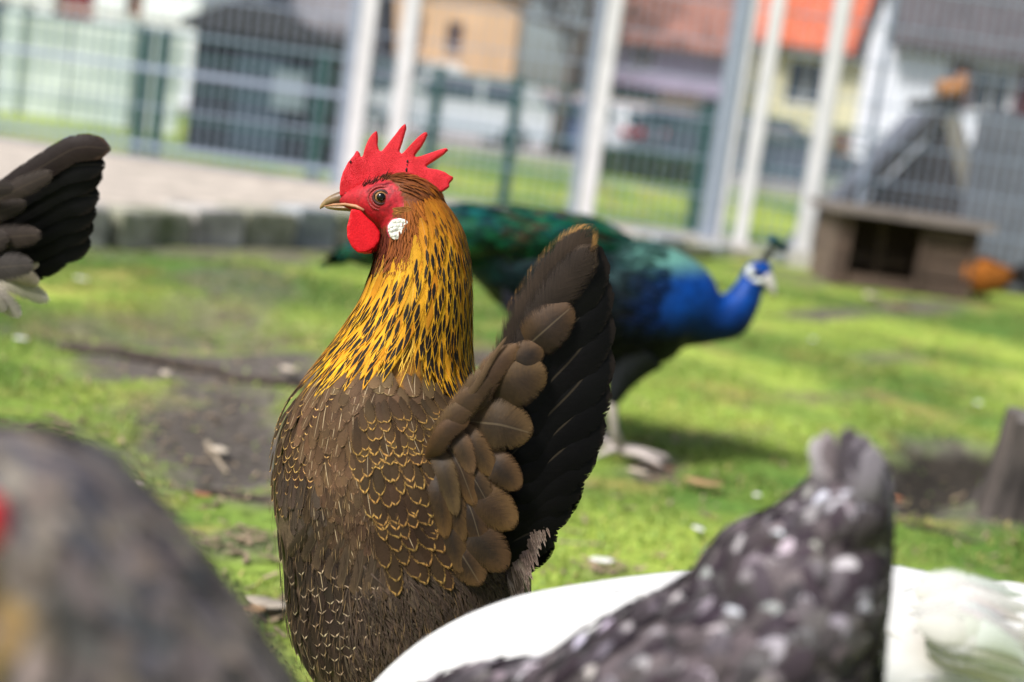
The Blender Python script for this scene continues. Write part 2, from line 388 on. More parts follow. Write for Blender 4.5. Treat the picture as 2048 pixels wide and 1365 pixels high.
def fuse(name, datas, voxel, m, parent, colour=None, smooth_it=6):
    """several closed surfaces into one continuous skin"""
    me = bpy.data.meshes.new(name); V = []; F = []
    for v, f in datas:
        b = len(V); V += list(v); F += [tuple(i + b for i in q) for q in f]
    me.from_pydata([tuple(v) for v in V], [], F); me.update()
    o = bpy.data.objects.new(name, me); COL.objects.link(o)
    r = o.modifiers.new('r', 'REMESH'); r.mode = 'VOXEL'; r.voxel_size = voxel
    if smooth_it:
        s_ = o.modifiers.new('s', 'SMOOTH'); s_.factor = 0.5; s_.iterations = smooth_it
    dg = bpy.context.evaluated_depsgraph_get(); m2 = bpy.data.meshes.new_from_object(o.evaluated_get(dg))
    bpy.data.objects.remove(o); bpy.data.meshes.remove(me); m2.name = name
    o = link(name, m2, m, parent)
    if colour:
        co = np.empty(len(m2.vertices) * 3); m2.vertices.foreach_get('co', co); co = co.reshape(-1, 3)
        add_attr(m2, 'Col', [(*colour(p), 1) for p in co])
    return o

def slab(poly, d, thick, bulge=None):
    """flat outline in picture coordinates at distance d, given real thickness"""
    n = len(poly); V = []; F = []
    for sgn in (-1, 1):
        for x, y in poly:
            V.append(px(x, y, d(x, y) if callable(d) else d) + fwd * (sgn * thick / 2))
    F.append(tuple(range(n))); F.append(tuple(range(n, 2 * n))[::-1])
    for i in range(n): F.append((i, n + i, n + (i + 1) % n, (i + 1) % n))
    me = bpy.data.meshes.new('t'); me.from_pydata([tuple(v) for v in V], [], F)
    bm = bmesh.new(); bm.from_mesh(me); bmesh.ops.recalc_face_normals(bm, faces=bm.faces); bmesh.ops.triangulate(bm, faces=[f for f in bm.faces if len(f.verts) > 4])
    V = [tuple(v.co) for v in bm.verts]; F = [tuple(v.index for v in f.verts) for f in bm.faces]; bm.free(); bpy.data.meshes.remove(me)
    return V, F

def inpoly(x, y, poly):
    c = False; j = len(poly) - 1
    for i in range(len(poly)):
        xi, yi = poly[i]; xj, yj = poly[j]
        if (yi > y) != (yj > y) and x < (xj - xi) * (y - yi) / (yj - yi) + xi: c = not c
        j = i
    return c

# ================================================================== SETTING
_lat = np.random.RandomState(3).rand(256, 256)
def vnoise(x, y):
    x = np.asarray(x, float); y = np.asarray(y, float); xi = np.floor(x).astype(int); yi = np.floor(y).astype(int); fx = x - xi; fy = y - yi
    fx = fx * fx * (3 - 2 * fx); fy = fy * fy * (3 - 2 * fy); g = lambda a, b: _lat[a % 256, b % 256]
    return (g(xi, yi) * (1 - fx) + g(xi + 1, yi) * fx) * (1 - fy) + (g(xi, yi + 1) * (1 - fx) + g(xi + 1, yi + 1) * fx) * fy
def fbm(x, y, o=4):
    s = 0; a = 0.5
    for i in range(o): s = s + a * vnoise(x * 2 ** i + 17 * i, y * 2 ** i + 5 * i); a *= 0.5
    return s / (1 - 0.5 ** o)

# bare and hollow places, some at left painting in a near wire's blurred grey smudge: picture x, y, half sizes, bareness, hollow depth in m
BARE_SMUDGE = [(330, 655, 330, 40, 0.5, 0.03), (400, 735, 300, 42, 0.95, 0.0), (440, 880, 200, 115, 1.0, 0.012), (450, 780, 170, 60, 0.8, 0), (300, 830, 120, 40, .5, 0), (470, 590, 150, 60, 0.55, 0.0), (440, 660, 170, 60, 0.6, 0.01), (520, 985, 130, 22, 0.9, 0.0), (1890, 945, 160, 68, 1.5, 0.08), (1990, 1020, 90, 50, 0.8, 0.0),
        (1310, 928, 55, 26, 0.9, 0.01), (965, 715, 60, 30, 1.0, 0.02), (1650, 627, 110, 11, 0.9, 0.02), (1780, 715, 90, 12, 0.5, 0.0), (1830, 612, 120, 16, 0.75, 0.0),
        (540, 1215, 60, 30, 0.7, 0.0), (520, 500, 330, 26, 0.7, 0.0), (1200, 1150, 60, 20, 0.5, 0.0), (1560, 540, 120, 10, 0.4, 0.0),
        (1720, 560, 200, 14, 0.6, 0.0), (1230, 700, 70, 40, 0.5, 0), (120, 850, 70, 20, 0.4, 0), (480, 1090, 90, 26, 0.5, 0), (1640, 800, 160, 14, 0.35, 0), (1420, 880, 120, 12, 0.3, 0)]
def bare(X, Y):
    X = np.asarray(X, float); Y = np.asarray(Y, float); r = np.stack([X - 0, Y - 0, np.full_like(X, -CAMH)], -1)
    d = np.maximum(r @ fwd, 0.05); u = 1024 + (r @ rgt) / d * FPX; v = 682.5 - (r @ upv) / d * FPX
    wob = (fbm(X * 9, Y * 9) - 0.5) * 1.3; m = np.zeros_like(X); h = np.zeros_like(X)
    for x, y, a, b, k, dp in BARE_SMUDGE:
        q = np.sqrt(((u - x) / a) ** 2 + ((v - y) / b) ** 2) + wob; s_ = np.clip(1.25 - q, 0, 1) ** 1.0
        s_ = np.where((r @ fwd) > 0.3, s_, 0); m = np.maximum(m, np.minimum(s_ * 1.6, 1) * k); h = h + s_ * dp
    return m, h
def gz(X, Y):
    X = np.asarray(X, float); Y = np.asarray(Y, float); b, h = bare(X, Y); near = np.clip((9 - Y) / 3, 0, 1)
    return ((fbm(X * 1.3, Y * 1.3) - 0.5) * 0.05 + (fbm(X * 7 + 40, Y * 7) - 0.5) * 0.022) * near - h

def axis(lo, hi, step, far):
    a = list(np.arange(lo, hi + 1e-6, step)); k = step; x = hi
    while x < far: k *= 1.35; x += k; a.append(x)
    k = step; x = lo
    while x > -far: k *= 1.35; x -= k; a.insert(0, x)
    return np.array(a)
gx = axis(-3.4, 4.4, 0.035, 700); gy = axis(0.0, 9.0, 0.035, 700)
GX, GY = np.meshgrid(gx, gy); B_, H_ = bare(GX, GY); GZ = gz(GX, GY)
n1 = fbm(GX * 2.2, GY * 2.2); n2 = fbm(GX * 9 + 9, GY * 9, 3); n3 = fbm(GX * 30, GY * 30, 2)
moss = np.array([0.30, 0.375, 0.065]); green = np.array([0.09, 0.17, 0.03]); straw = np.array([0.30, 0.25, 0.075]); soil = np.array([0.115, 0.098, 0.085]); dark = np.array([0.022, 0.018, 0.013])  # soil is greyed so the left patches also pass for the blurred smudge
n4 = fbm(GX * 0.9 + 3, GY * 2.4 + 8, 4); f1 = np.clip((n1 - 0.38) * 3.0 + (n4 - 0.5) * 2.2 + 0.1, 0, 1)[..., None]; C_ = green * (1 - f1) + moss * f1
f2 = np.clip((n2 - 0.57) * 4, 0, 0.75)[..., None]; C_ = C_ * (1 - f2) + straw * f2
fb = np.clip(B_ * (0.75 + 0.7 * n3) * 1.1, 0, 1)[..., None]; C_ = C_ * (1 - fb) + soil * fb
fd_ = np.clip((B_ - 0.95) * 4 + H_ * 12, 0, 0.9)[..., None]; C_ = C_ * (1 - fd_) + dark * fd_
V = np.stack([GX, GY, GZ], -1).reshape(-1, 3); nX, nY = len(gx), len(gy)
ii = np.arange(nX * nY).reshape(nY, nX); FQ = np.stack([ii[:-1, :-1], ii[:-1, 1:], ii[1:, 1:], ii[1:, :-1]], -1).reshape(-1, 4)
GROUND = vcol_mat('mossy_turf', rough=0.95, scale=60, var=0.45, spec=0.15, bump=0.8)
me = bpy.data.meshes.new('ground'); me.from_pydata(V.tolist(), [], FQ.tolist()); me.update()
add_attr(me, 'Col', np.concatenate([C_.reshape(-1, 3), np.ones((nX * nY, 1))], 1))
ground = link('ground', me, GROUND); tag(ground, 'mossy trodden lawn of the poultry run with bare patches and a painted grey smudge', kind='structure')

# ---- grass and moss blades: one countless mass
NB = 330000
dd = np.exp(nrs.uniform(math.log(0.85), math.log(7.2), NB)); xx = nrs.uniform(-1, 1, NB) * (0.43 * dd + 0.25)
rr = 0.10 * dd; bx_ = xx; by_ = dd * 0.99
bm_, _h = bare(bx_, by_); keep = nrs.rand(NB) > np.clip(bm_ * 1.15 + np.clip(0.47 - fbm(bx_ * 6 + 2, by_ * 6, 3), 0, 1) * 6, 0, 0.97)
kb = (by_ < 4.0 + (bx_ + 1.3) * 1.45)          # only on the lawn side of the kerb
keep &= kb | (bx_ > 1.2)
bx_, by_, dd = bx_[keep], by_[keep], dd[keep]; NB = len(bx_); bz_ = gz(bx_, by_)
cl = fbm(bx_ * 5, by_ * 5)
hgt = 0.8 * (0.005 + 0.012 * nrs.rand(NB) ** 2.5 + 0.022 * np.clip(cl - 0.55, 0, 1)) * (0.8 + 0.12 * np.minimum(dd, 4)); wid = (0.0006 + 0.0006 * nrs.rand(NB)) * (0.8 + 0.45 * dd)
an = nrs.uniform(0, 2 * math.pi, NB); le = hgt * nrs.uniform(0.2, 1.3, NB)
sx = np.cos(an) * wid; sy = np.sin(an) * wid; la = an + math.pi / 2 + nrs.uniform(-0.5, 0.5, NB); lx = np.cos(la) * le; ly = np.sin(la) * le
Vb = np.zeros((NB, 5, 3)); base = np.stack([bx_, by_, bz_ - 0.003], -1)
Vb[:, 0] = base + np.stack([-sx, -sy, 0 * sx], -1); Vb[:, 1] = base + np.stack([sx, sy, 0 * sx], -1)
mid = base + np.stack([lx * 0.35, ly * 0.35, hgt * 0.65], -1); Vb[:, 2] = mid + np.stack([sx, sy, 0 * sx], -1) * 0.75; Vb[:, 3] = mid - np.stack([sx, sy, 0 * sx], -1) * 0.75
Vb[:, 4] = base + np.stack([lx, ly, hgt], -1)
b0 = (np.arange(NB) * 5)[:, None]
me = bpy.data.meshes.new('grass'); nv = NB * 5; me.vertices.add(nv); me.vertices.foreach_set('co', Vb.reshape(-1).astype(np.float32))
loops = np.concatenate([b0 + np.array([0, 1, 2, 3]), b0 + np.array([3, 2, 4])], 1).reshape(-1)
me.loops.add(len(loops)); me.loops.foreach_set('vertex_index', loops.astype(np.int32))
starts = (np.arange(NB)[:, None] * 7 + np.array([0, 4])).reshape(-1); tot = np.tile([4, 3], NB)
me.polygons.add(NB * 2); me.polygons.foreach_set('loop_start', starts.astype(np.int32)); me.polygons.foreach_set('loop_total', tot.astype(np.int32)); me.update(calc_edges=True)
t_ = (fbm(bx_ * 2.2, by_ * 2.2) * 0.5 + 0.5 * fbm(bx_ * 0.9 + 3, by_ * 2.4 + 8, 4))[:, None]; k_ = nrs.rand(NB, 1)
cb = np.array([0.13, 0.23, 0.035]) * (1 - k_) + np.array([0.32, 0.40, 0.075]) * k_; cb = cb * (0.5 + 0.75 * np.clip((t_ - 0.36) * 3.4, 0, 1))
st_ = nrs.rand(NB, 1) < 0.10; cb = np.where(st_, np.array([0.36, 0.29, 0.10]) * (0.6 + 0.6 * k_), cb)
add_attr(me, 'Col', np.concatenate([np.repeat(cb, 5, 0), np.ones((nv, 1))], 1))
GB = vcol_mat('grass_blade', rough=0.6, scale=200, var=0.15, spec=0.3, bump=0)
grass = link('grass', me, GB); tag(grass, 'short green grass and moss covering the poultry run', 'grass', kind='stuff')

# ---- litter of straw and bark crumbs too small to pick apart
lb = MB()
for i in range(1500):
    d = math.exp(rnd.uniform(math.log(1.0), math.log(5.0))); x = rnd.uniform(-1, 1) * (0.42 * d); 
    if i % 2: 
        q = rnd.choice(BARE_SMUDGE); p = gp(q[0] + rnd.gauss(0, q[2] * 0.6), q[1] + rnd.gauss(0, q[3] * 0.6)); x, d = p[0], p[1]
    if d > 6 or d < 0.8 or d > 4.0 + (x + 1.3) * 1.45: continue
    z = float(gz(np.array([x]), np.array([d]))[0]) + 0.004; a = rnd.uniform(0, 6.28); l = rnd.uniform(0.006, 0.026); 
    lb.bar((x, d, z), (x + l * math.cos(a), d + l * math.sin(a), z + rnd.uniform(-.002, .006)), rnd.uniform(0.0015, 0.005), 0.0012)
tag(lb.build('ground_litter', mat('litter_straw', (0.27, 0.2, 0.13), 0.9, 0.5, 40)), 'scattered straw and bark crumbs on the lawn', 'litter', kind='stuff')

# ---- gravel strip behind the stone edging
KL = [np.array([-2.9, 2.7, 0]), gp(200, 489), gp(560, 488), gp(1050, 500) * np.array([1, 1, 0]), gp(1440, 515)]
KL = [np.array([k[0], k[1], 0]) for k in KL] + [np.array([1.5, 7.75, 0])]
gv = [(k[0] - 0.05, k[1] + 0.08, 0.075) for k in KL] + [(1.5, 8.05, 0.075), (-6.5, 8.05, 0.075), (-6.5, 2.7, 0.075)]
o = mesh('gravel_path', gv, [tuple(range(len(gv)))[::-1]], mat('pale_gravel', (0.44, 0.38, 0.32), 0.95, 0.3, 9, bump=0.6, bscale=70), smooth=False); tag(o, kind='structure')
if o.data.polygons[0].normal.z < 0: o.data.flip_normals()
# road, far pavement
def sheet(name, x0, x1, y0, y1, z, m): 
    o = mesh(name, [(x0, y0, z), (x1, y0, z), (x1, y1, z), (x0, y1, z)], [(0, 1, 2, 3)], m, smooth=False); tag(o, kind='structure'); return o
ASPH = mat('asphalt', (0.075, 0.078, 0.085), 0.9, 0.25, 3, bump=0.3, bscale=200)
sheet('road', -120, 120, 30, 44, 0.03, ASPH)
o = MB().box(-120, 120, 26.5, 30, 0.0, 0.13).build('pavement', mat('paving', (0.36, 0.35, 0.34), 0.9, 0.2, 4)); tag(o, kind='structure')
o = MB().box(-120, 120, 44, 47, 0.0, 0.14).build('pavement', mat('paving', (0.36, 0.35, 0.34))); tag(o, kind='structure')

# ---- stone edging
STONE = [mat('edging_stone_grey', (0.34, 0.32, 0.29), 0.9, 0.4, 9, c2=(0.58, 0.54, 0.50), bump=0.7, bscale=60), mat('edging_stone_mossy', (0.16, 0.19, 0.09), 0.95, 0.3, 11, c2=(0.46, 0.43, 0.36), bump=0.7, bscale=60),
         mat('edging_stone_blue', (0.24, 0.27, 0.29), 0.9, 0.3, 8, c2=(0.44, 0.46, 0.48), bump=0.6, bscale=60)]
ke = empty('stone_edging', KL[1], 'row of rough mossy stone blocks edging the pale gravel strip', 'edging')
seg = [(KL[i], KL[i + 1]) for i in range(len(KL) - 1)]; ks = 0
for a, b in seg:
    L_ = np.linalg.norm(b - a); t = nrm(b - a); n_ = np.array([-t[1], t[0], 0]); q = 0.0
    while q < L_ - 0.05:
        l = min(rnd.uniform(0.19, 0.36), L_ - q); c = a + t * (q + l / 2); hh = 0.118 * (1 if c[0] < 0 else max(0.55, 1 - c[0] * 0.4)) + rnd.uniform(-.012, .016)
        m_ = MB(); e = 0.008
        P = [c + t * (sx_ * (l / 2 - e)) + n_ * (sy_ * 0.075 + rnd.uniform(-.008, .008)) + np.array([0, 0, z_ + rnd.uniform(-.008, .008) * (z_ > 0)]) for z_ in (-0.05, hh) for sy_ in (-1, 1) for sx_ in (-1, 1)]
        m_.raw(P, [(0, 2, 3, 1), (4, 5, 7, 6), (0, 1, 5, 4), (1, 3, 7, 5), (3, 2, 6, 7), (2, 0, 4, 6)])
        m_.build('stone', STONE[(ks * 7 + ks // 3) % 3], ke, bevel=0.014); q += l; ks += 1

# ---- wire mesh fence with pale posts
GALV = mat('galvanised_steel', (0.30, 0.34, 0.42), 0.45, 0.12, 30, metal=0.25)
PALE = mat('pale_painted_steel', (0.62, 0.61, 0.62), 0.55, 0.08, 12)
GREENP = mat('dark_green_coated_steel', (0.006, 0.055, 0.05), 0.5, 0.15, 20)
FY = 7.6
def fence_x(x, y, Y=FY): return wy(x, y, Y)[0]
fe = empty('mesh_fence', (0, FY, 0.06), 'tall wire mesh fence with pale square posts behind the peacock', 'fence')
posts = [(697, 380, 0.081, 0.0, PALE), (672, 370, 0.05, 0.0, GALV), (778, 395, 0.085, -0.04, PALE), (1168, 440, 0.082, 0.0, PALE), (1142, 436, 0.045, -0.02, GALV), (1412, 480, 0.085, 0.0, GALV), (1436, 482, 0.035, -0.01, PALE), (1478, 492, 0.072, -0.04, PALE), (1602, 508, 0.081, 0.0, PALE), (1700, 515, 0.035, 0.02, GALV), (2170, 590, 0.1, 0, GALV), (-330, 250, 0.1, 0, GALV)]
for x, y, wd, dy, m_ in posts:
    X = fence_x(x, y, FY + dy); b = MB().box(X - wd / 2, X + wd / 2, FY + dy - wd * 0.4, FY + dy + wd * 0.4, -0.02, 2.25).build('post', m_, fe, bevel=0.006)
    MB().box(X - wd / 2 - 0.006, X + wd / 2 + 0.006, FY + dy - wd * 0.4 - 0.006, FY + dy + wd * 0.4 + 0.006, 2.25, 2.28).build('cap', m_, b)
    MB().box(X - wd * 0.85, X + wd * 0.85, FY + dy - wd * 0.85, FY + dy + wd * 0.85, -0.02, 0.085).build('foot', mat('concrete', (0.45, 0.43, 0.40), 0.9, 0.2, 20), b)
WIRE = mat('galvanised_wire', (0.30, 0.36, 0.46), 0.5, 0.1, 30, metal=0.1)
xs_ = sorted([fence_x(p[0], p[1]) for p in posts if p[2] > 0.08])
for a, b in zip(xs_[:-1], xs_[1:]):
    if b - a < 0.12: continue
    m_ = MB(); left = (a + b) / 2 < -0.9; k = int((b - a) / 0.05); ww = 0.0021 if left else 0.0019
    for i in range(k + 1):
        X = a + (b - a) * i / max(k, 1); m_.box(X - ww, X + ww, FY - ww, FY + ww, 0.07, 2.2)
    for z in ([0.10, 0.16, 0.36, 0.56, 0.76, 0.96, 1.16, 1.36, 1.56] if left else np.arange(0.10, 2.1, 0.2)):
        hh = 0.014 if (left and abs(z - 0.16) < .01 or left and abs(z - 0.56) < .01) else (0.0045 if left else 0.0038)
        m_.box(a, b, FY - 0.012, FY - 0.004, z - hh, z + hh); m_.box(a, b, FY + 0.004, FY + 0.012, z - hh, z + hh)
    o = m_.build('wire_panel', WIRE, fe); o['kind'] = 'stuff'

# ---- low green fence farther back
GY2 = 9.3
f2 = empty('green_fence', (-1.5, GY2, 0), 'low dark green mesh fence with slim posts behind the pale posts', 'fence')
gposts = [(-30, 250), (272, 305), (307, 310), (625, 345), (850, 380), (1006, 400), (1385, 440), (1830, 500), (2300, 560)]
for x, y in gposts:
    X = wy(x, y, GY2)[0]; MB().box(X - 0.038, X + 0.038, GY2 - 0.03, GY2 + 0.03, 0, 0.84).build('post', GREENP, f2, bevel=0.005)
gxs = sorted(wy(x, y, GY2)[0] for x, y in gposts)
GW = mat('green_wire', (0.03, 0.12, 0.11), 0.5, 0.1, 30)
for a, b in zip(gxs[:-1], gxs[1:]):
    if b - a < 0.15: continue
    m_ = MB(); k = int((b - a) / 0.06)
    for i in range(k + 1): X = a + (b - a) * i / k; m_.box(X - 0.0022, X + 0.0022, GY2 - 0.0022, GY2 + 0.0022, 0.04, 0.82)
    for z in (0.08, 0.28, 0.48, 0.68, 0.81): m_.box(a, b, GY2 - 0.01, GY2 - 0.003, z - 0.007, z + 0.007); m_.box(a, b, GY2 + 0.003, GY2 + 0.01, z - 0.007, z + 0.007)
    o = m_.build('wire_panel', GW, f2); o['kind'] = 'stuff'

# ---- houses
GLASS = mat('window_glass', (0.03, 0.04, 0.055), 0.08, 0.2, 1, spec=0.8)
WHITEF = mat('white_window_frame', (0.75, 0.75, 0.74), 0.5, 0.04, 8)
def wall_with_holes(mb, x0, x1, z0, z1, y, th, holes):
    xs = sorted(set([x0, x1] + [h[0] for h in holes] + [h[1] for h in holes])); zs = sorted(set([z0, z1] + [h[2] for h in holes] + [h[3] for h in holes]))
    for a, b in zip(xs[:-1], xs[1:]):
        for c, d in zip(zs[:-1], zs[1:]):
            mx_, mz = (a + b) / 2, (c + d) / 2
            if any(h[0] < mx_ < h[1] and h[2] < mz < h[3] for h in holes): continue
            mb.box(a, b, y, y + th, c, d)
def window(parent, h, y, frame=None, bars=1, sill=True, pane=None):
    x0, x1, z0, z1 = h; e = 0.07; f = MB(); yy = y + 0.10
    f.box(x0, x0 + e, yy, yy + 0.06, z0, z1); f.box(x1 - e, x1, yy, yy + 0.06, z0, z1); f.box(x0 + e, x1 - e, yy, yy + 0.06, z1 - e, z1); f.box(x0 + e, x1 - e, yy, yy + 0.06, z0, z0 + e)
    for k in range(bars):
        xm = x0 + (x1 - x0) * (k + 1) / (bars + 1); f.box(xm - 0.035, xm + 0.035, yy, yy + 0.06, z0 + e, z1 - e)
    w_ = f.build('window', frame or WHITEF, parent)
    MB().box(x0 + e * .5, x1 - e * .5, yy + 0.025, yy + 0.035, z0 + e * .5, z1 - e * .5).build('pane', pane or GLASS, w_)
    if sill: MB().box(x0 - 0.08, x1 + 0.08, y - 0.07, y + 0.1, z0 - 0.07, z0 - 0.003).build('sill', WHITEF, w_)
    return w_
def house(name, label, Y, X0, X1, ze, zr, dep, wm, rm, wins=(), doors=(), over=0.45, gable=False, dm=None):
    r = empty(name, ((X0 + X1) / 2, Y, 0), label, 'house'); wb = MB(); holes = [w_[:4] for w_ in wins] + [d[:4] for d in doors]
    wall_with_holes(wb, X0, X1, 0, ze, Y, 0.3, holes)
    wb.box(X0, X0 + 0.3, Y + 0.3, Y + dep, 0, ze); wb.box(X1 - 0.3, X1, Y + 0.3, Y + dep, 0, ze); wb.box(X0 + 0.3, X1 - 0.3, Y + dep - 0.3, Y + dep, 0, ze)
    ym = Y + dep / 2; xm = (X0 + X1) / 2
    if gable:
        wb.prism([(X0, Y, ze), (X1, Y, ze), (xm, Y, zr)], (0, 0.3, 0)); wb.prism([(X0, Y + dep - .3, ze), (X1, Y + dep - .3, ze), (xm, Y + dep - .3, zr)], (0, 0.3, 0))
    else:
        for xx_ in (X0, X1 - 0.3): wb.prism([(xx_, Y, ze), (xx_, ym, zr), (xx_, Y + dep, ze)], (0.3, 0, 0))
    wb.build('wall', wm, r)
    rb = MB(); th = 0.18
    if gable:
        sl_ = (zr - ze) / (xm - X0); xo = over
        rb.prism([(X0 - xo, Y - over, ze - sl_ * xo + .02), (xm, Y - over, zr + .02), (X1 + xo, Y - over, ze - sl_ * xo + .02), (X1 + xo, Y - over, ze - sl_ * xo + th + .02), (xm, Y - over, zr + th + .02), (X0 - xo, Y - over, ze - sl_ * xo + th + .02)], (0, dep + 2 * over, 0))
    else:
        sl_ = (zr - ze) / (dep / 2)
        rb.prism([(X0 - .3, Y - over, ze - sl_ * over + .02), (X0 - .3, ym, zr + .02), (X0 - .3, Y + dep + over, ze - sl_ * over + .02), (X0 - .3, Y + dep + over, ze - sl_ * over + th + .02), (X0 - .3, ym, zr + th + .02), (X0 - .3, Y - over, ze - sl_ * over + th + .02)], (X1 - X0 + .6, 0, 0))
    ro = rb.build('roof', rm, r)
    if not gable:
        g = MB(); g.box(X0 - .3, X1 + .3, Y - over - .12, Y - over, ze - sl_ * over - .02, ze - sl_ * over + .11); g.build('gutter', mat('dark_gutter', (0.09, 0.08, 0.08), 0.5), ro)
    for w_ in wins: window(r, w_[:4], Y, *w_[4:])
    for d in doors:
        db = MB().box(d[0] + .02, d[1] - .02, Y + .14, Y + .2, d[2] + 0.02, d[3] - .02).build('door', d[4], r)
        if len(d) > 5:
            MB().box(d[0] + .15, d[0] + .3, Y + .1, Y + .138, (d[2] + d[3]) / 2, (d[2] + d[3]) / 2 + .04).build('handle', GALV, db)
    return r
def Xat(x, y, Y): return wy(x, y, Y)[0]
def Zat(x, y, Y): return wy(x, y, Y)[2]

TILE = mat('red_roof_tile', (0.50, 0.085, 0.035), 0.8, 0.25, 2.5, c2=(0.62, 0.17, 0.08), bump=0.8, bscale=12)
BROWNT = mat('brown_roof_tile', (0.20, 0.085, 0.06), 0.85, 0.3, 2, c2=(0.33, 0.15, 0.11), bump=0.6, bscale=12)
SLATE = mat('dark_slate_roof', (0.075, 0.065, 0.07), 0.75, 0.3, 2, bump=0.5, bscale=14)
GREYT = mat('grey_roof', (0.17, 0.16, 0.17), 0.8, 0.2, 2, bump=0.5, bscale=14)
CREAM = mat('cream_render', (0.72, 0.66, 0.46), 0.9, 0.06, 1.2)
WHITER = mat('white_render', (0.80, 0.82, 0.86), 0.9, 0.04, 1.2)
OCHRE = mat('ochre_render', (0.66, 0.44, 0.26), 0.9, 0.12, 0.8)
PINK = mat('pink_render', (0.68, 0.48, 0.43), 0.9, 0.1, 0.8)
LILAC = mat('lilac_grey_render', (0.46, 0.42, 0.50), 0.9, 0.1, 0.8)
MAROON = mat('maroon_shutter', (0.085, 0.018, 0.022), 0.6, 0.2, 5)
REDP = mat('red_painted_door', (0.26, 0.02, 0.025), 0.5, 0.15, 3)
BROWND = mat('brown_door', (0.20, 0.08, 0.04), 0.6, 0.2, 3)
DARKD = mat('charcoal_garage_door', (0.035, 0.05, 0.055), 0.6, 0.2, 3)

Y = 52.0    # cream house, red roof
x0, x1 = Xat(1455, 250, Y), Xat(1790, 250, Y); ze = Zat(1600, 84, Y)
house('cream_house', 'cream house under a bright red tiled roof', Y, x0, x1, ze, ze + 3.4, 9, CREAM, TILE,
      [(Xat(1575, 150, Y), Xat(1655, 150, Y), Zat(1610, 210, Y), Zat(1610, 120, Y)), (Xat(1480, 280, Y), Xat(1530, 280, Y), 0.9, 2.1)], [(Xat(1660, 300, Y), Xat(1712, 300, Y), 0.05, 2.15, BROWND, 1)])
Y = 40.0    # white house, slate roof
x0, x1 = Xat(1772, 220, Y), Xat(2420, 300, Y); ze = Zat(1950, 84, Y)
wh = [(Xat(1945, 180, Y), Xat(2025, 180, Y), Zat(1985, 228, Y), Zat(1985, 135, Y)), (Xat(2180, 180, Y), Xat(2260, 180, Y), Zat(1985, 228, Y), Zat(1985, 135, Y))]
hw_ = house('white_house', 'white rendered house with maroon shutters and a dark slate roof', Y, x0, x1, ze, ze + 1.9, 3.6, WHITER, SLATE, wh)
for q in wh:
    for a, b in ((q[0] - 0.72, q[0] - 0.05), (q[1] + 0.05, q[1] + 0.72)):
        s_ = MB().box(a, b, Y - 0.07, Y - 0.004, q[2], q[3]).build('shutter', MAROON, hw_)
        for k in range(9):
            z = q[2] + 0.1 + k * (q[3] - q[2] - 0.2) / 9; MB().box(a + .06, b - .06, Y - .085, Y - .072, z, z + 0.09).build('slat', MAROON, s_)
Y = 50.0    # brown roof, lilac upper wall
x0, x1 = Xat(1215, 150, Y), Xat(1452, 200, Y); ze = Zat(1340, 84, Y)
br = house('brown_roofed_house', 'lilac grey house with a brown tiled roof above dark garage doors', Y, x0, x1, ze, ze + 3.6, 9, LILAC, BROWNT,
      [(Xat(1262, 100, Y), Xat(1312, 100, Y), Zat(1290, 130, Y), Zat(1290, 92, Y))], [(Xat(1222, 200, Y), Xat(1312, 200, Y), 0.05, Zat(1270, 150, Y), DARKD), (Xat(1405, 250, Y), Xat(1445, 250, Y), 0.05, Zat(1420, 195, Y), DARKD)])
MB().box(Xat(1322, 200, Y), Xat(1398, 200, Y), Y - 0.35, Y - 0.004, 0, Zat(1360, 178, Y)).build('pier', PINK, br)
MB().box(x0, x1, Y - 0.9, Y - 0.36, Zat(1340, 185, Y), Zat(1340, 150, Y)).build('balcony', mat('balcony_panel', (0.33, 0.28, 0.38), 0.8, 0.1, 2), br)
Y = 46.0    # ochre house
x0, x1 = Xat(715, 100, Y), Xat(1030, 100, Y)
house('ochre_house', 'ochre house with brown openings behind the silver car', Y, x0, x1, 5.6, 8.2, 8, OCHRE, BROWNT,
      [(Xat(806, 60, Y), Xat(846, 60, Y), Zat(826, 98, Y), Zat(826, 28, Y), BROWND, 1, True), (Xat(893, 70, Y), Xat(926, 70, Y), Zat(910, 104, Y), Zat(910, 45, Y), BROWND, 1, True)], [(Xat(735, 120, Y), Xat(780, 120, Y), 0.05, 2.1, BROWND, 1)])
MB().box(x0 - 0.1, x1 + 6, Y - 2.2, Y - 2.0, 0, 1.9).build('garden_wall', mat('pinkish_wall', (0.50, 0.40, 0.38), 0.9, 0.12, 1.5)); o = bpy.data.objects['garden_wall']; tag(o, 'pinkish garden wall in front of the ochre house', 'wall')
Y = 33.0    # grey house left
x0, x1 = Xat(420, 60, Y), Xat(700, 60, Y)
house('grey_house', 'grey roofed house rising behind the dark shed', Y, x0, x1, 2.35, 4.9, 7, mat('grey_render', (0.42, 0.40, 0.42), 0.9, 0.1, 1), GREYT,
      [(x0 + 0.9, x0 + 1.8, 1.0, 2.0), (x1 - 1.9, x1 - 1.0, 1.0, 2.0)])
Y = 27.0    # row of garages left
x0, x1 = Xat(-260, 10, Y), Xat(400, 10, Y); zt = 3.3
ga = empty('garage_block', ((x0 + x1) / 2, Y, 0), 'white garage block with red doors at the far left', 'building')
hl = []
for a, b in ((-200, -110), (105, 188), (250, 285)):
    hl.append((Xat(a, 20, Y), Xat(b, 20, Y), 0.05, Zat((a + b) / 2, 2, Y) + 0.2))
hl.append((Xat(-60, 20, Y), Xat(40, 20, Y), 0.05, Zat(0, 2, Y)))
m_ = MB(); wall_with_holes(m_, x0, x1, 0, zt, Y, 0.25, hl); m_.box(x0, x1, Y + 5.7, Y + 6, 0, zt); m_.box(x0, x0 + .25, Y + .25, Y + 5.7, 0, zt); m_.box(x1 - .25, x1, Y + .25, Y + 5.7, 0, zt); m_.build('wall', WHITER, ga)
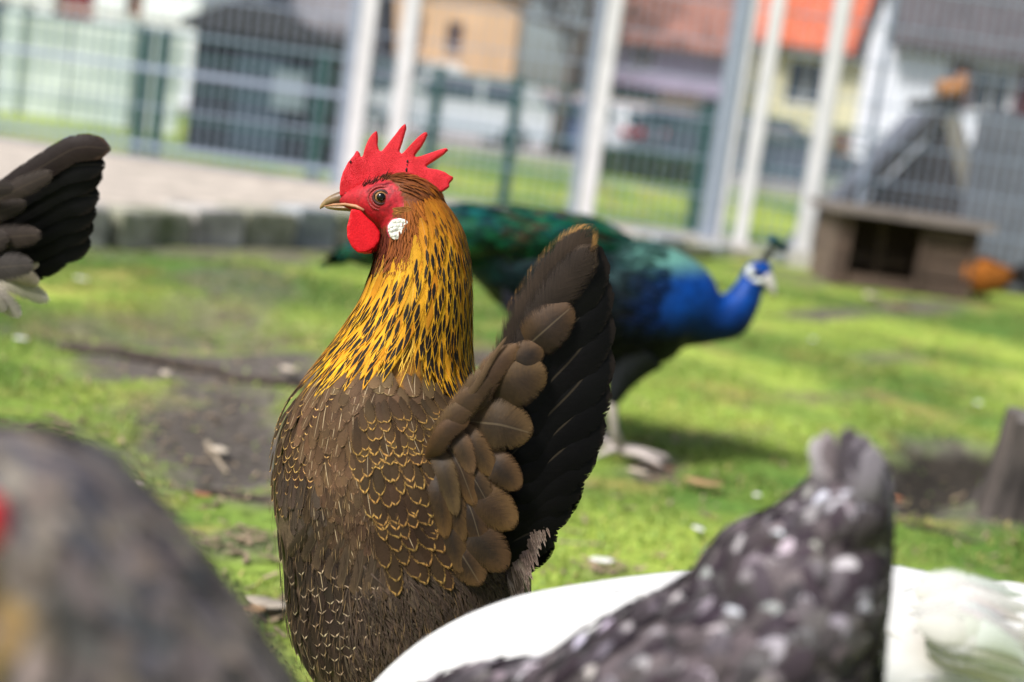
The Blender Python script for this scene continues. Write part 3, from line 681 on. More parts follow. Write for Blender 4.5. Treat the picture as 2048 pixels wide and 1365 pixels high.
MB().box(x0 - .15, x1 + .15, Y - .2, Y + 6.2, zt + .003, zt + .22).build('roof', SLATE, ga)
for i, h in enumerate(hl):
    d = MB().box(h[0] + .02, h[1] - .02, Y + .12, Y + .17, h[2], h[3] - .02).build('garage_door', REDP if i in (1,) else (BROWND if i == 2 else DARKD), ga)
    k = 5
    for j in range(k):
        z = h[2] + .1 + j * (h[3] - h[2] - .2) / k; MB().box(h[0] + .1, h[1] - .1, Y + .1, Y + .118, z, z + (h[3] - h[2] - .2) / k - .06).build('panel', REDP if i == 1 else (BROWND if i == 2 else DARKD), d)

# pale rendered garden wall, left
Y = 14.0
gw = empty('pale_garden_wall', (Xat(150, 200, Y), Y, 0), 'pale greenish rendered garden wall behind the low green fence', 'wall')
x0, x1 = Xat(-420, 150, Y), Xat(352, 230, Y); PALEW = mat('pale_green_render', (0.50, 0.57, 0.53), 0.9, 0.15, 1.6, c2=(0.62, 0.68, 0.66)); k = 7
for i in range(k):
    a = x0 + (x1 - x0) * i / k; b = x0 + (x1 - x0) * (i + 1) / k
    MB().box(a + .01, b - .01, Y, Y + 0.15, 0, 0.98).build('panel', PALEW, gw)
    MB().box(a - .07, a + .07, Y - .05, Y + .2, 0, 1.05).build('pillar', mat('pale_pillar', (0.55, 0.62, 0.6), 0.9, 0.1, 4), gw) if i % 2 == 0 else None
MB().box(x0, x1, Y - .04, Y + .19, 1.053, 1.1).build('coping', mat('concrete', (0.45, 0.43, 0.40)), gw)

# dark shed
Y = 11.2
x0, x1 = Xat(378, 200, Y), Xat(632, 240, Y); zt = Zat(500, 72, Y)
sh = empty('garden_shed', ((x0 + x1) / 2, Y, 0), 'dark navy timber shed with a shallow black roof behind the fence', 'shed')
NAVY = mat('dark_navy_timber', (0.010, 0.016, 0.03), 0.8, 0.3, 3, c2=(0.02, 0.032, 0.05), stretch=(6, 1, 0.6))
k = 12
for i in range(k):
    a = x0 + (x1 - x0) * i / k; b = x0 + (x1 - x0) * (i + 1) / k
    MB().box(a + .004, b - .004, Y + (i % 2) * 0.006, Y + .03, 0.02, zt).build('plank', NAVY, sh)
m_ = MB(); m_.box(x0 + .02, x1 - .02, Y + .035, Y + 1.6, 0.02, zt - .01); m_.build('wall', NAVY, sh)
MB().box(x0 + .35, x0 + .75, Y - .025, Y - .003, .05, zt - .12).build('door', mat('blue_shed_door', (0.03, 0.05, 0.08), 0.6, 0.2, 3), sh)
MB().box(x1 - .36, x1 - .1, Y - .03, Y - .004, .42, .72).build('window', mat('shed_window', (0.22, 0.26, 0.30), 0.2, 0.2, 3), sh)
MB().prism([(x0 - .1, Y - .12, zt + .003), (x1 + .1, Y - .12, zt + .003), (x1 + .1, Y - .12, zt + .05), ((x0 + x1) / 2 - .1, Y - .12, zt + .3), (x0 - .1, Y - .12, zt + .05)], (0, 1.8, 0)).build('roof', mat('black_felt_roof', (0.03, 0.03, 0.035), 0.9, 0.3, 10), sh)

# ---- cars
RUBBER = mat('tyre_rubber', (0.02, 0.02, 0.02), 0.9, 0.2, 20); RIM = mat('alloy_rim', (0.5, 0.5, 0.52), 0.3, 0.1, 10, metal=0.8)
def car(name, label, loc, rz, paint, L_=4.2, H_c=1.45, Wd=1.72, van=False):
    r = empty(name, loc, label, 'car', 'cars parked along the street'); r.rotation_euler.z = rz
    hl_ = L_ / 2; W2 = Wd / 2
    if van: pr = [(-hl_, .3), (-hl_ - .02, .8), (-hl_ + .05, H_c - .15), (-hl_ + .2, H_c), (hl_ - 1.5, H_c), (hl_ - 1.2, H_c - .1), (hl_ - .75, .95), (hl_ - .1, .8), (hl_, .55), (hl_ - .02, .28)]
    else: pr = [(-hl_ + .05, .28), (-hl_, .62), (-hl_ + .06, .92), (-hl_ + .5, H_c - .08), (-hl_ + 1.0, H_c), (hl_ - 2.0, H_c - .03), (hl_ - 1.15, .95), (hl_ - .25, .78), (hl_, .58), (hl_ - .03, .27)]
    V = []; F = []; n = len(pr); cols = [(-1, .93), (-.97, 1), (-.6, 1.0), (0, 1.01), (.6, 1.0), (.97, 1), (1, .93)]
    for k, (cy, cs) in enumerate(cols):
        for (x, z) in pr:
            tum = 1 - 0.22 * max(0, (z - .9)) / (H_c - .9); V.append((x * (1 if abs(cy) < .95 else .985), cy * W2 * tum, .3 + (z - .3) * (1 if abs(cy) < .95 else 0.99)))
    for k in range(len(cols) - 1):
        for i in range(n - 1): F.append((k * n + i, k * n + i + 1, (k + 1) * n + i + 1, (k + 1) * n + i))
        F.append((k * n + n - 1, k * n, (k + 1) * n, (k + 1) * n + n - 1))
    F.append(tuple(range(n))); F.append(tuple((len(cols) - 1) * n + i for i in range(n))[::-1])
    def loc_(mb, nm, m, par=None, bevel=0, smooth=False):
        o = mesh(nm, mb.V, mb.F, m, None, smooth); o.parent = par or r
        if bevel: b = o.modifiers.new('b', 'BEVEL'); b.width = bevel; b.segments = 2; b.limit_method = 'ANGLE'
        return o
    bo = MB().raw(V, F); body = loc_(bo, 'body', paint, None, 0.04, True)
    def wpos(x, z, off=0.012): return (x, (W2 * (1 - 0.22 * (z - .9) / (H_c - .9))) + off, z)
    za, zb = .97, H_c - .13
    xs2 = [(-hl_ + .75, -hl_ + 1.55), (-hl_ + 1.65, hl_ - 1.95)] if not van else [(hl_ - 2.1, hl_ - 1.3)]
    for sgn in (-1, 1):
        for a, b in xs2:
            q = [wpos(a, za), wpos(b + (.3 if b > 0 else 0), za), wpos(b, zb), wpos(a + .08, zb)]; q = [(p[0], p[1] * sgn, p[2]) for p in q]
            loc_(MB().prism(q, (0, -0.02 * sgn, 0)), 'side_window', GLASS)
        loc_(MB().sphere((hl_ - .12, sgn * (W2 - .22), .66), (.1, .2, .09)), 'headlight', mat('headlight_glass', (0.8, 0.82, 0.85), 0.1, 0.05, 3, spec=0.8), smooth=True)
        loc_(MB().sphere((-hl_ + .05, sgn * (W2 - .16), .8), (.06, .15, .12)), 'tail_light', mat('tail_light_red', (0.45, 0.01, 0.015), 0.2, 0.1, 3), smooth=True)
    ws = [(hl_ - 1.22, .98), (hl_ - 1.93, H_c - .1)] if not van else [(hl_ - .8, 1.0), (hl_ - 1.22, H_c - .18)]
    q = [(ws[0][0], -W2 + .18, ws[0][1] + .01), (ws[0][0], W2 - .18, ws[0][1] + .01), (ws[1][0], W2 - .3, ws[1][1]), (ws[1][0], -W2 + .3, ws[1][1])]
    loc_(MB().prism([(p[0] + .03, p[1], p[2] + .02) for p in q], (-0.02, 0, -0.02)), 'windscreen', GLASS)
    q = [(-hl_ + .1, -W2 + .2, .98), (-hl_ + .1, W2 - .2, .98), (-hl_ + .44, W2 - .3, H_c - .14), (-hl_ + .44, -W2 + .3, H_c - .14)]
    loc_(MB().prism([(p[0] - .03, p[1], p[2] + .01) for p in q], (0.02, 0, -0.01)), 'rear_window', GLASS)
    loc_(MB().box(-hl_ - .05, -hl_ + .1, -W2 + .1, W2 - .1, .33, .5), 'bumper', mat('dark_bumper', (0.05, 0.05, 0.055), 0.6), bevel=.03)
    loc_(MB().box(hl_ - .1, hl_ + .03, -W2 + .1, W2 - .1, .3, .47), 'bumper', mat('dark_bumper', (0.05, 0.05, 0.055), 0.6), bevel=.03)
    for sx_ in (-hl_ + .8, hl_ - .82):
        for sy_ in (-1, 1):
            t = MB(); pts = []
            for k in range(20): a = 2 * math.pi * k / 20; pts.append((sx_ + .31 * math.cos(a), sy_ * (W2 + .01), .31 + .31 * math.sin(a)))
            wl = loc_(MB().prism(pts, (0, -sy_ * .2, 0)), 'wheel', RUBBER, bevel=.02)
            pts = [(sx_ + .2 * math.cos(2 * math.pi * k / 16), sy_ * (W2 + .02), .31 + .2 * math.sin(2 * math.pi * k / 16)) for k in range(16)]
            loc_(MB().prism(pts, (0, -sy_ * .05, 0)), 'rim', RIM, wl)
    return r
def paint(n, c, metal=0.3): return mat(n, c, 0.28, 0.03, 2, metal=metal, coat=0.8)
def cloc(x, Y): return (Xat(x, 265 + (x - 1024) * .14 + 30, Y), Y, 0.034)
car('parked_car', 'long silver estate car parked before the ochre house', cloc(890, 31.2), R(180), paint('silver_paint', (0.62, 0.65, 0.68)), 4.6, 1.55)
car('parked_car', 'dark blue car parked in front of the bare tree', cloc(1085, 36.5), R(200), paint('blue_paint', (0.04, 0.075, 0.17)), 3.9, 1.42)
car('parked_car', 'small white car next to a pale fence post', cloc(1225, 36), R(115), paint('white_paint', (0.78, 0.79, 0.8), 0), 3.7, 1.48)
car('parked_car', 'dark hatchback seen from behind with red tail lights', cloc(1352, 33), R(78), paint('dark_paint', (0.10, 0.12, 0.15)), 3.9, 1.45)
car('parked_car', 'dark grey car in front of the cream house', cloc(1545, 28), R(-20), paint('slate_paint', (0.05, 0.065, 0.09)), 4.2, 1.42)
car('parked_car', 'white van half hidden behind the leftmost pale posts', cloc(742, 37), R(180), paint('white_paint', (0.78, 0.79, 0.8), 0), 4.6, 1.9, 1.85, True)

# ---- bare trees
BARK = mat('tree_bark', (0.085, 0.07, 0.058), 0.95, 0.4, 6, bump=0.8, bscale=30)
def tree(name, label, base, hgt, lean=(0, 0), seed=1, r0=0.2, depth_=5, first=0.3, spread=0.65):
    rr_ = random.Random(seed); root = empty(name, base, label, 'tree'); tr = MB(); cr_ = MB()
    def grow(p, d, l, r, lev):
        n = 4; pts = [p]; q = p.copy(); dd_ = d.copy()
        for i in range(n):
            dd_ = nrm(dd_ + np.array([rr_.gauss(0, .12), rr_.gauss(0, .12), rr_.gauss(0.04, .08)])); q = q + dd_ * l / n; pts.append(q)
        (tr if lev == 0 else cr_).tube(pts, [r * (1 - .45 * i / n) for i in range(n + 1)], 7 if lev < 2 else (5 if lev < 3 else 3))
        if lev >= depth_: return
        for k in range(rr_.randint(3, 4) if lev else 5):
            f = rr_.uniform(.35, 1) if lev else rr_.uniform(first, 1); i = min(int(f * n), n - 1); s_ = pts[i] + (pts[i + 1] - pts[i]) * (f * n - i)
            ax = nrm(np.array([rr_.gauss(0, 1), rr_.gauss(0, 1), rr_.gauss(0.25, .5)])); nd = nrm(dd_ * (1 - spread) + ax * spread)
            grow(s_, nd, l * rr_.uniform(.5, .75), r * .5, lev + 1)
    grow(np.array(base, float), nrm(np.array([lean[0], lean[1], 1.0])), hgt * .5, r0, 0)
    tr.build('trunk', BARK, root, True); o = cr_.build('crown', BARK, root, True)
    return root
b = wy(1108, 300, 29); tree('bare_tree', 'bare dark tree between the ochre house and the brown roofed house', (b[0], 29, 0), 7.5, (0.05, 0), 4, 0.2, 5, .25)
b = wy(1000, 260, 48.5); tree('bare_tree', 'bare leafless tree far back, beside the ochre house', (b[0] + 2.4, 49, 0), 9, (0, 0), 9, 0.17, 5, .2)
b = wy(2230, 400, 8.6); tree('bare_tree', 'leafless tree hanging branches over the coop', (b[0] + .25, 8.9, 0), 3.6, (-0.35, -.05), 21, 0.08, 5, .35, .6)
# clipped hedge beside the road
def hedge(name, label, x0, x1, Y, h):
    r = empty(name, ((x0 + x1) / 2, Y, 0), label, 'hedge'); m_ = MB(); g = random.Random(8)
    for i in range(5000):
        p = np.array([g.uniform(x0, x1), Y + g.uniform(-.4, .4), g.uniform(0.05, h)]); a = nrm(np.array([g.gauss(0, 1), g.gauss(0, 1), g.gauss(0, 1)])); b_ = nrm(np.cross(a, (g.gauss(0, 1), 1, g.gauss(0, 1)))) * .05; a = a * .09
        m_.raw([p - a, p + b_, p + a, p - b_], [(0, 1, 2, 3)])
    f = m_.build('foliage', mat('hedge_leaf', (0.05, 0.075, 0.03), 0.7, 0.5, 3), r); f['kind'] = 'stuff'
    MB().box(x0 + .1, x1 - .1, Y - .3, Y + .3, 0, h - .12).build('branches', mat('hedge_inside', (0.03, 0.035, 0.02), 0.95, 0.4, 6), r)
hedge('hedge', 'low dark green hedge along the street behind the pale posts', Xat(1175, 320, 24), Xat(1420, 350, 24), 24, 0.42)

# ---- timber shelter and A-frame coop at the right
WOOD = mat('weathered_brown_wood', (0.06, 0.036, 0.026), 0.85, 0.35, 3, c2=(0.115, 0.074, 0.052), stretch=(1, 1, 9), bump=0.4, bscale=30)
INNERW = mat('inner_wall_wood', (0.13, 0.09, 0.065), 0.9, 0.3, 4, stretch=(1, 1, 9))  # inside walls, plain brown and lighter than the front boards
PALEB = mat('pale_edge_board', (0.36, 0.33, 0.27), 0.85, 0.2, 6, stretch=(8, 8, 1))
Y = 6.75
x0, x1 = Xat(1672, 500, Y), Xat(1952, 520, Y); zt = Zat(1810, 438, Y)
hs_ = empty('timber_shelter', ((x0 + x1) / 2, Y, 0), 'low brown timber shelter with a dark opening beside the far hen', 'shelter')
for i, (a, b) in enumerate(((0, .06), (.06, .10), (.60, .64), (.96, 1))):
    MB().box(x0 + (x1 - x0) * a, x0 + (x1 - x0) * b - .004, Y - .01 * (i % 2), Y + .05, 0, zt - .012).build('upright', WOOD, hs_)
k = 4
for i in range(k):
    z0_ = i * (zt - .02) / k; MB().box(x0 + (x1 - x0) * .645, x0 + (x1 - x0) * .955, Y + .012, Y + .035, z0_ + .004, z0_ + (zt - .02) / k - .004).build('plank', WOOD, hs_)
MB().box(x0 + (x1 - x0) * .105, x0 + (x1 - x0) * .595, Y + .012, Y + .035, 0, .06).build('plank', WOOD, hs_)
MB().box(x0 + (x1 - x0) * .36, x0 + (x1 - x0) * .41, Y + .2, Y + .23, 0, zt - .02).build('upright', WOOD, hs_); MB().box(x0 + (x1 - x0) * .12, x0 + (x1 - x0) * .6, Y + .24, Y + .26, .1, .15).build('perch', WOOD, hs_)
m_ = MB(); m_.box(x0, x0 + .02, Y + .055, Y + .55, 0, zt - .012); m_.box(x1 - .02, x1, Y + .055, Y + .55, 0, zt - .012); m_.box(x0 + .02, x1 - .02, Y + .53, Y + .55, 0, zt - .012); m_.build('wall', INNERW, hs_)
MB().box(x0 - .05, x1 + .05, Y - .06, Y + .6, zt - .009, zt + .03).build('roof', mat('grey_board', (0.17, 0.14, 0.125), 0.85, 0.25, 5), hs_)

Y = 8.1
ap = wy(1890, 235, Y); lf_ = wy(1700, 420, Y); zb_ = 0.02
co = empty('a_frame_coop', (ap[0], Y, 0), 'steep grey A-frame hen coop with pale edge boards at the right', 'coop')
za = ap[2]; half = (za - zb_) * 0.74; xa = ap[0]
n = 7
for i in range(n):
    za0 = zb_ + (za - .06 - zb_) * i / n; za1 = zb_ + (za - .06 - zb_) * (i + 1) / n - .006
    w0 = half * (za - za0) / (za - zb_); w1 = half * (za - za1) / (za - zb_)
    MB().prism([(xa - w0 + .03, Y, za0), (xa + w0 * .6 + .03, Y, za0), (xa + w1 * .6 + .03, Y, za1), (xa - w1 + .03, Y, za1)], (0, .02, 0)).build('gable_board', mat('grey_brown_board', (0.075, 0.068, 0.07), 0.85, 0.25, 3), co)
MB().prism([(xa - half + .06, Y + .024, zb_), (xa + half * .6, Y + .024, zb_), (xa, Y + .024, za - .04)], (0, .02, 0)).build('wall', mat('grey_brown_board', (0.075, 0.068, 0.07)), co)
for sgn, kx in ((-1, 1.0), (1, .6)):
    MB().prism([(xa + sgn * half * kx, Y - .03, zb_), (xa + sgn * (half * kx + .09), Y - .03, zb_), (xa + sgn * .05, Y - .03, za + .06), (xa - sgn * .03, Y - .03, za + .03)], (0, .025, 0)).build('edge_board', PALEB if sgn > 0 else mat('grey_brown_board', (0.075, 0.068, 0.07)), co)
BLUEG = mat('blue_grey_corrugated', (0.15, 0.155, 0.185), 0.6, 0.15, 3)
for i in range(4):      # corrugated roof sheets on the slope facing right
    ya = Y + .03 + i * .16
    MB().prism([(xa + half * .6 + .09, ya, zb_), (xa + .06, ya, za + .05), (xa + .085, ya, za + .05), (xa + half * .6 + .115, ya, zb_)], (0, .152, 0)).build('roof_sheet', BLUEG, co)
    MB().prism([(xa - half + .0, ya, zb_), (xa - .03, ya, za + .03), (xa - .055, ya, za + .03), (xa - half - .025, ya, zb_)], (0, .152, 0)).build('roof_sheet', BLUEG, co)
MB().box(xa - .05, xa + .07, Y - .05, Y + .7, za + .063, za + .11).build('ridge_board', mat('dark_ridge', (0.07, 0.065, 0.07), 0.8, 0.2, 6), co)
MB().box(xa - .055, xa + .075, Y - .08, Y + .12, za + .112, za + .2).sphere((xa + .05, Y - .02, za + .21), (.04, .04, .045)).build('finial', mat('orange_terracotta', (0.55, 0.24, 0.08), 0.7, 0.2, 6), co, True)
# grey lean-to panel at the far right edge
x0 = Xat(1918, 400, 7.9); 
pn = empty('boarded_screen', (x0 + .5, 7.85, 0), 'blue grey boarded screen at the right edge beside the coop', 'screen')
for i in range(11): MB().box(x0 + i * .1, x0 + i * .1 + .094, 7.82, 7.845, .02, Zat(2000, 226, 7.85) + .02 * (i % 2)).build('board', BLUEG, pn)
for z in (.2, .7): MB().box(x0, x0 + 1.1, 7.848, 7.88, z, z + .05).build('batten', BLUEG, pn)

# ================================================================== BIRDS
HORN = mat('horn_leg_skin', (0.42, 0.34, 0.20), 0.5, 0.2, 120, bump=0.5, bscale=700)
DARKLEG = mat('dark_leg_skin', (0.12, 0.09, 0.06), 0.6, 0.2, 120)
GREYLEG = mat('grey_leg_skin', (0.42, 0.36, 0.33), 0.6, 0.2, 120, bump=0.5, bscale=500)
COMBRED = skin_mat('comb_skin', (0.56, 0.002, 0.009), (0.86, 0.028, 0.048), scale=1700, bump=0.5, rough=0.5, sss=0.06, spec=0.3, dist=0.0010)
WATTLE = skin_mat('wattle_skin', (0.55, 0.004, 0.010), (0.70, 0.008, 0.016), scale=900, bump=0.35, rough=0.5, sss=0.12, spec=0.25)
LOBE = skin_mat('earlobe_skin', (0.60, 0.58, 0.50), (0.70, 0.69, 0.63), scale=420, bump=1.0, rough=0.55, sss=0.08, spec=0.3, dist=0.0011)
BODYM = vcol_mat('plumage_ground', rough=0.85, scale=160, var=0.3, spec=0.1, sheen=0.1)

WBODY = vcol_mat('white_plumage_ground', rough=0.95, scale=38, var=0.06, spec=0.04, bump=0.35)
def leg(parent, hip, foot, face, s=1.0, m=None, thick=0.0055):
    """shank with hock, three front toes, a hind toe, claws and a spur bump"""
    m = m or HORN; hip = np.asarray(hip, float); foot = np.asarray(foot, float); f = nrm(np.array([face[0], face[1], 0])); sd_ = np.array([-f[1], f[0], 0])
    hock = foot + np.array([0, 0, 0.085 * s]) - f * 0.022 * s
    lg = MB(); lg.tube([hip, (hip + hock) / 2 + f * .01 * s, hock], [thick * 2.0 * s, thick * 1.5 * s, thick * 1.15 * s], 10)
    lg.tube([hock, hock * .5 + foot * .5 + np.array([0, 0, .004]), foot + np.array([0, 0, .008 * s])], [thick * 1.15 * s, thick * .9 * s, thick * 1.1 * s], 10)
    for a, l in ((0, .055), (.55, .045), (-.55, .045), (math.pi, .022)):
        d = f * math.cos(a) + sd_ * math.sin(a); o_ = np.array([0, 0, .006 * s])
        lg.tube([foot + o_, foot + d * l * .5 * s + o_ * 1.2, foot + d * l * s + o_ * .6, foot + d * (l + .011) * s], [thick * .9 * s, thick * .75 * s, thick * .6 * s, .0008], 8)
    return lg.build('leg', m, parent, True)

# ------------------------------------------------------------------ 1. the brown hen in focus
HD = 0.955
hen_foot = px(800, 1700, 0.97)
hen = empty('brown_hen', (hen_foot[0], hen_foot[1], 0), 'golden necked brown hen in sharp focus with a red comb, standing upright', 'chicken')
HB = [(395, 768, 862, .018), (430, 762, 890, .023), (470, 762, 910, .026), (520, 762, 922, .029), (570, 748, 927, .032), (620, 727, 929, .036), (680, 688, 930, .042, .958), (740, 640, 936, .051, .962), (800, 592, 962, .062, .966),
      (850, 566, 1000, .068, .968), (900, 553, 1020, .071, .97), (960, 548, 1040, .073, .97), (1020, 551, 1050, .073, .97), (1080, 561, 1058, .072, .97), (1140, 569, 1062, .071, .97), (1200, 574, 1062, .069, .97), (1260, 583, 1050, .066, .97), (1320, 606, 1020, .06, .97), (1380, 648, 965, .05, .97), (1440, 705, 900, .036, .97), (1475, 765, 850, .015, .97)]
hl = Loft(slice_rings(HB, HD), 240, 128)
def hS(y):      # picture row -> ring parameter
    return float(np.interp(y, [r[0] for r in HB], range(len(HB))))
HH = [(872, 436, 30, 22), (852, 420, 52, 46), (825, 412, 62, 58), (795, 408, 62, 62), (768, 406, 55, 60), (742, 402, 44, 52), (718, 400, 31, 40), (700, 400, 22, 27), (684, 400, 14, 17), (676, 401, 7, 8)]
headl = Loft(spine_rings(HH, HD), 80, 64)
FACE = [(672, 380), (690, 372), (716, 366), (738, 358), (760, 356), (782, 362), (797, 376), (806, 394), (812, 410), (800, 420), (788, 428), (782, 440), (772, 450), (764, 456), (752, 462), (738, 468), (722, 460), (704, 440), (680, 424)]
RED = (0.42, 0.010, 0.020); RED2 = (0.24, 0.008, 0.014); CAPB = (0.16, 0.045, 0.010); JAW = (0.20, 0.03, 0.015)
def hcol(p):
    x, y = topx(p)
    if y < 520 and x < 900 and inpoly(x, y, FACE):
        e = math.hypot(x - 762, (y - 395)); c = mixc(RED, RED2, 0.5 + .5 * math.sin(e * 0.55)) if e < 34 else mixc(RED, (0.36, .015, .02), rnd.random())
        return c
    if y < 520: return CAPB if y < 440 else mixc(JAW, CAPB, 0.4)
    if y < 800: return (0.30, 0.13, 0.015)
    return (0.10, 0.065, 0.042)
FACEM = vcol_mat('face_and_underplumage', rough=0.55, scale=420, var=0.28, spec=0.3, bump=0.9)
body = fuse('body', [hl.mesh_data(), headl.mesh_data()], 0.0022, FACEM, hen, hcol, 5)

# comb: five long points and a rear blade
COMB = [(680, 392), (680, 376), (682, 360), (687, 344), (697, 325), (708, 312), (714, 301), (719, 306), (722, 317), (726, 314), (731, 295), (737, 281), (745, 269), (754, 262), (756, 275), (755, 290), (758, 302), (763, 305), (770, 297), (780, 284), (791, 270), (802, 256), (811, 248), (813, 256), (808, 273), (803, 290), (798, 304), (804, 309), (813, 300), (826, 286), (838, 274), (850, 265), (856, 267), (850, 281), (842, 295), (831, 309), (827, 316), (840, 314), (858, 308), (875, 302), (892, 297), (897, 300), (888, 309), (872, 320), (856, 330), (849, 335), (858, 338), (875, 340), (890, 345), (900, 352), (908, 355), (904, 362), (898, 367), (899, 374), (890, 381), (876, 388), (864, 387), (848, 380), (830, 372), (812, 372), (790, 375), (765, 378), (740, 384), (715, 392), (695, 398)]
def comb_d(x, y): return 0.951 + 0.004 * math.sin((x - 680) / 55.0) - 0.00004 * (380 - y) + 0.00006 * max(0, x - 820)
fuse('comb', [slab(COMB, comb_d, 0.0062)], 0.0008, COMBRED, hen, None, 4)
for sx_ in [(843, 327, 838), (843, 342, 842)]:
    pass
# black scabs on the comb
SC = mat('dark_scab', (0.015, 0.008, 0.008), 0.8, 0.3, 500)
for x, y, a, b_ in ((815, 323, 2.0, 3.2), (813, 340, 2.2, 4.5), (814, 330, 1.4, 1.6), (701, 324, 2.2, 3.0)):
    MB().sphere(px(x, y, comb_d(x, y) - 0.0031), (a / 3000, .0007, b_ / 3000), 8, 6).build('scab', SC, bpy.data.objects['comb'], True)
W1 = [(703, 418), (698, 440), (694, 456), (695, 476), (704, 495), (717, 507), (734, 506), (750, 497), (761, 482), (761, 466), (750, 449), (735, 436), (722, 422)]
fuse('wattle', [slab(W1, lambda x, y: 0.9385 + 0.00006 * (x - 700), 0.006)], 0.0009, WATTLE, hen, None, 8)
fuse('wattle', [slab([(x + 10, y + 2) for x, y in W1], 0.962, 0.006)], 0.0011, WATTLE, hen, None, 8)
LB = [(776, 452), (784, 441), (799, 437), (814, 440), (819, 448), (813, 464), (801, 478), (791, 482), (781, 476), (776, 463)]
fuse('earlobe', [slab(LB, 0.9285, 0.006)], 0.0008, LOBE, hen, None, 5)
LBr = [(x + (x - 798) * .13, y + (y - 459) * .13) for x, y in LB]
fuse('earlobe_rim', [slab(LBr, 0.9310, 0.004)], 0.0009, skin_mat('lobe_rim_skin', (0.34, 0.03, 0.06), (0.44, 0.05, 0.08)), bpy.data.objects['earlobe'], None, 5)
# eye with lid folds
ep = px(762, 395, 0.9375); vdir = nrm(CAM - ep)
eye = MB().sphere(ep + vdir * .0005, .0042, 24, 16).build('eye', mat('amber_iris', (0.26, 0.12, 0.04), 0.08, 0.3, 900, c2=(0.38, 0.20, 0.08), spec=0.5), hen, True)
MB().sphere(ep + vdir * .00178, .0034, 24, 14).build('pupil', mat('black_pupil', (0.003, 0.003, 0.004), 0.04, 0.1, 10, spec=0.5), eye, True)
def ring3(c, rx_, ry_, r, nm, m, par, dz=0.0):
    pts = [c + rgt * (rx_ * math.cos(t)) + upv * (ry_ * math.sin(t)) + vdir * (dz - 0.25 * (rx_ * math.cos(t)) ** 2 / 0.02) for t in np.linspace(0, 2 * math.pi, 29)]
    return MB().tube(pts, r, 8).build(nm, m, par, True)
LID = skin_mat('eyelid_skin', (0.22, 0.02, 0.02), (0.36, 0.03, 0.03), scale=1500, bump=0.8)
ring3(ep, .0048, .0044, .0010, 'eyelid', mat('dark_lid_rim', (0.05, 0.012, 0.012), 0.5, 0.3, 400), eye, .0019)
for k, (rx_, r, dz) in enumerate(((.0062, .0009, .0010), (.0084, .0009, .0001))):
    ring3(ep - upv * .0006, rx_, rx_ * .92, r, 'eyelid_fold', LID, eye, dz)
# beak
def beakpart(pts, nm, c, c2, par):
    lf = Loft(spine_rings(pts, HD), 40, 24); v, f = lf.mesh_data(); o = fuse(nm, [(v, f)], .0006, vcol_mat(nm + '_horn', rough=.35, scale=500, var=.2, spec=.5, bump=.15), par, lambda p: mixc(c, c2, min(1, max(0, (topx(p)[0] - 640) / 55))), 2); return o
ub = beakpart([(700, 396, 15, 17), (688, 395, 14, 15), (672, 398, 11, 12), (658, 403, 8.5, 9), (648, 409, 5.5, 6), (642, 415, 3, 3.5), (640, 419, 1, 1)], 'upper_beak', (0.30, 0.20, 0.09), (0.085, 0.055, 0.05), hen)
beakpart([(712, 419, 6, 14), (695, 417, 6, 11), (675, 417, 4.5, 8), (660, 416, 3.2, 5), (650, 415, 1.2, 2)], 'lower_beak', (0.40, 0.28, 0.11), (0.22, 0.12, 0.06), hen)
mg = MB().tube([px(648, 413, .9535), px(668, 410, .9505), (px(690, 409, .9475)), px(712, 413, .943), px(728, 421, .9405)], [.0004, .0008, .0010, .0012, .0008], 8).build('gape', mat('gape_skin', (0.42, 0.20, 0.10), 0.5, 0.2, 300), hen, True)
MB().sphere(px(690, 387, .9505), (.0036, .0016, .0020), 12, 8).build('nostril_flap', LID, hen, True)

# ---- hackle: pointed golden feathers with black spindles
GOLD = (0.68, 0.335, 0.017); GOLD2 = (0.58, 0.24, 0.012); ORANGE = (0.42, 0.13, 0.010); CHEST = (0.20, 0.045, 0.010); BLK = (0.014, 0.010, 0.008)
def hackle_end(x):      # lower edge of the cape in the picture
    return np.interp(x, [560, 600, 650, 740, 785, 803, 822, 850, 890, 950, 1000], [760, 798, 806, 792, 762, 742, 778, 802, 812, 780, 770])
ac = Acc(); list_f = []
y = 446.0
while y < 822:
    half_w = np.interp(y, [r[0] for r in HB], [(r[2] - r[1]) / 2 for r in HB]); step = np.interp(y, [440, 520, 800], [9, 17, 23]); nn_ = int(math.pi * half_w / step)
    for side_ in (0, 1):
        m_ = nn_ if side_ == 0 else nn_ // 2
        for j in range(m_):
            list_f.append((y + rnd.uniform(-7, 7), (j + rnd.uniform(.15, .85)) / m_ * math.pi + side_ * math.pi))
    y += np.interp(y, [440, 520, 800], [7, 12.5, 18])
list_f.sort(key=lambda q: -q[0])      # lower tips first, upper ones overlap them
nf = len(list_f)
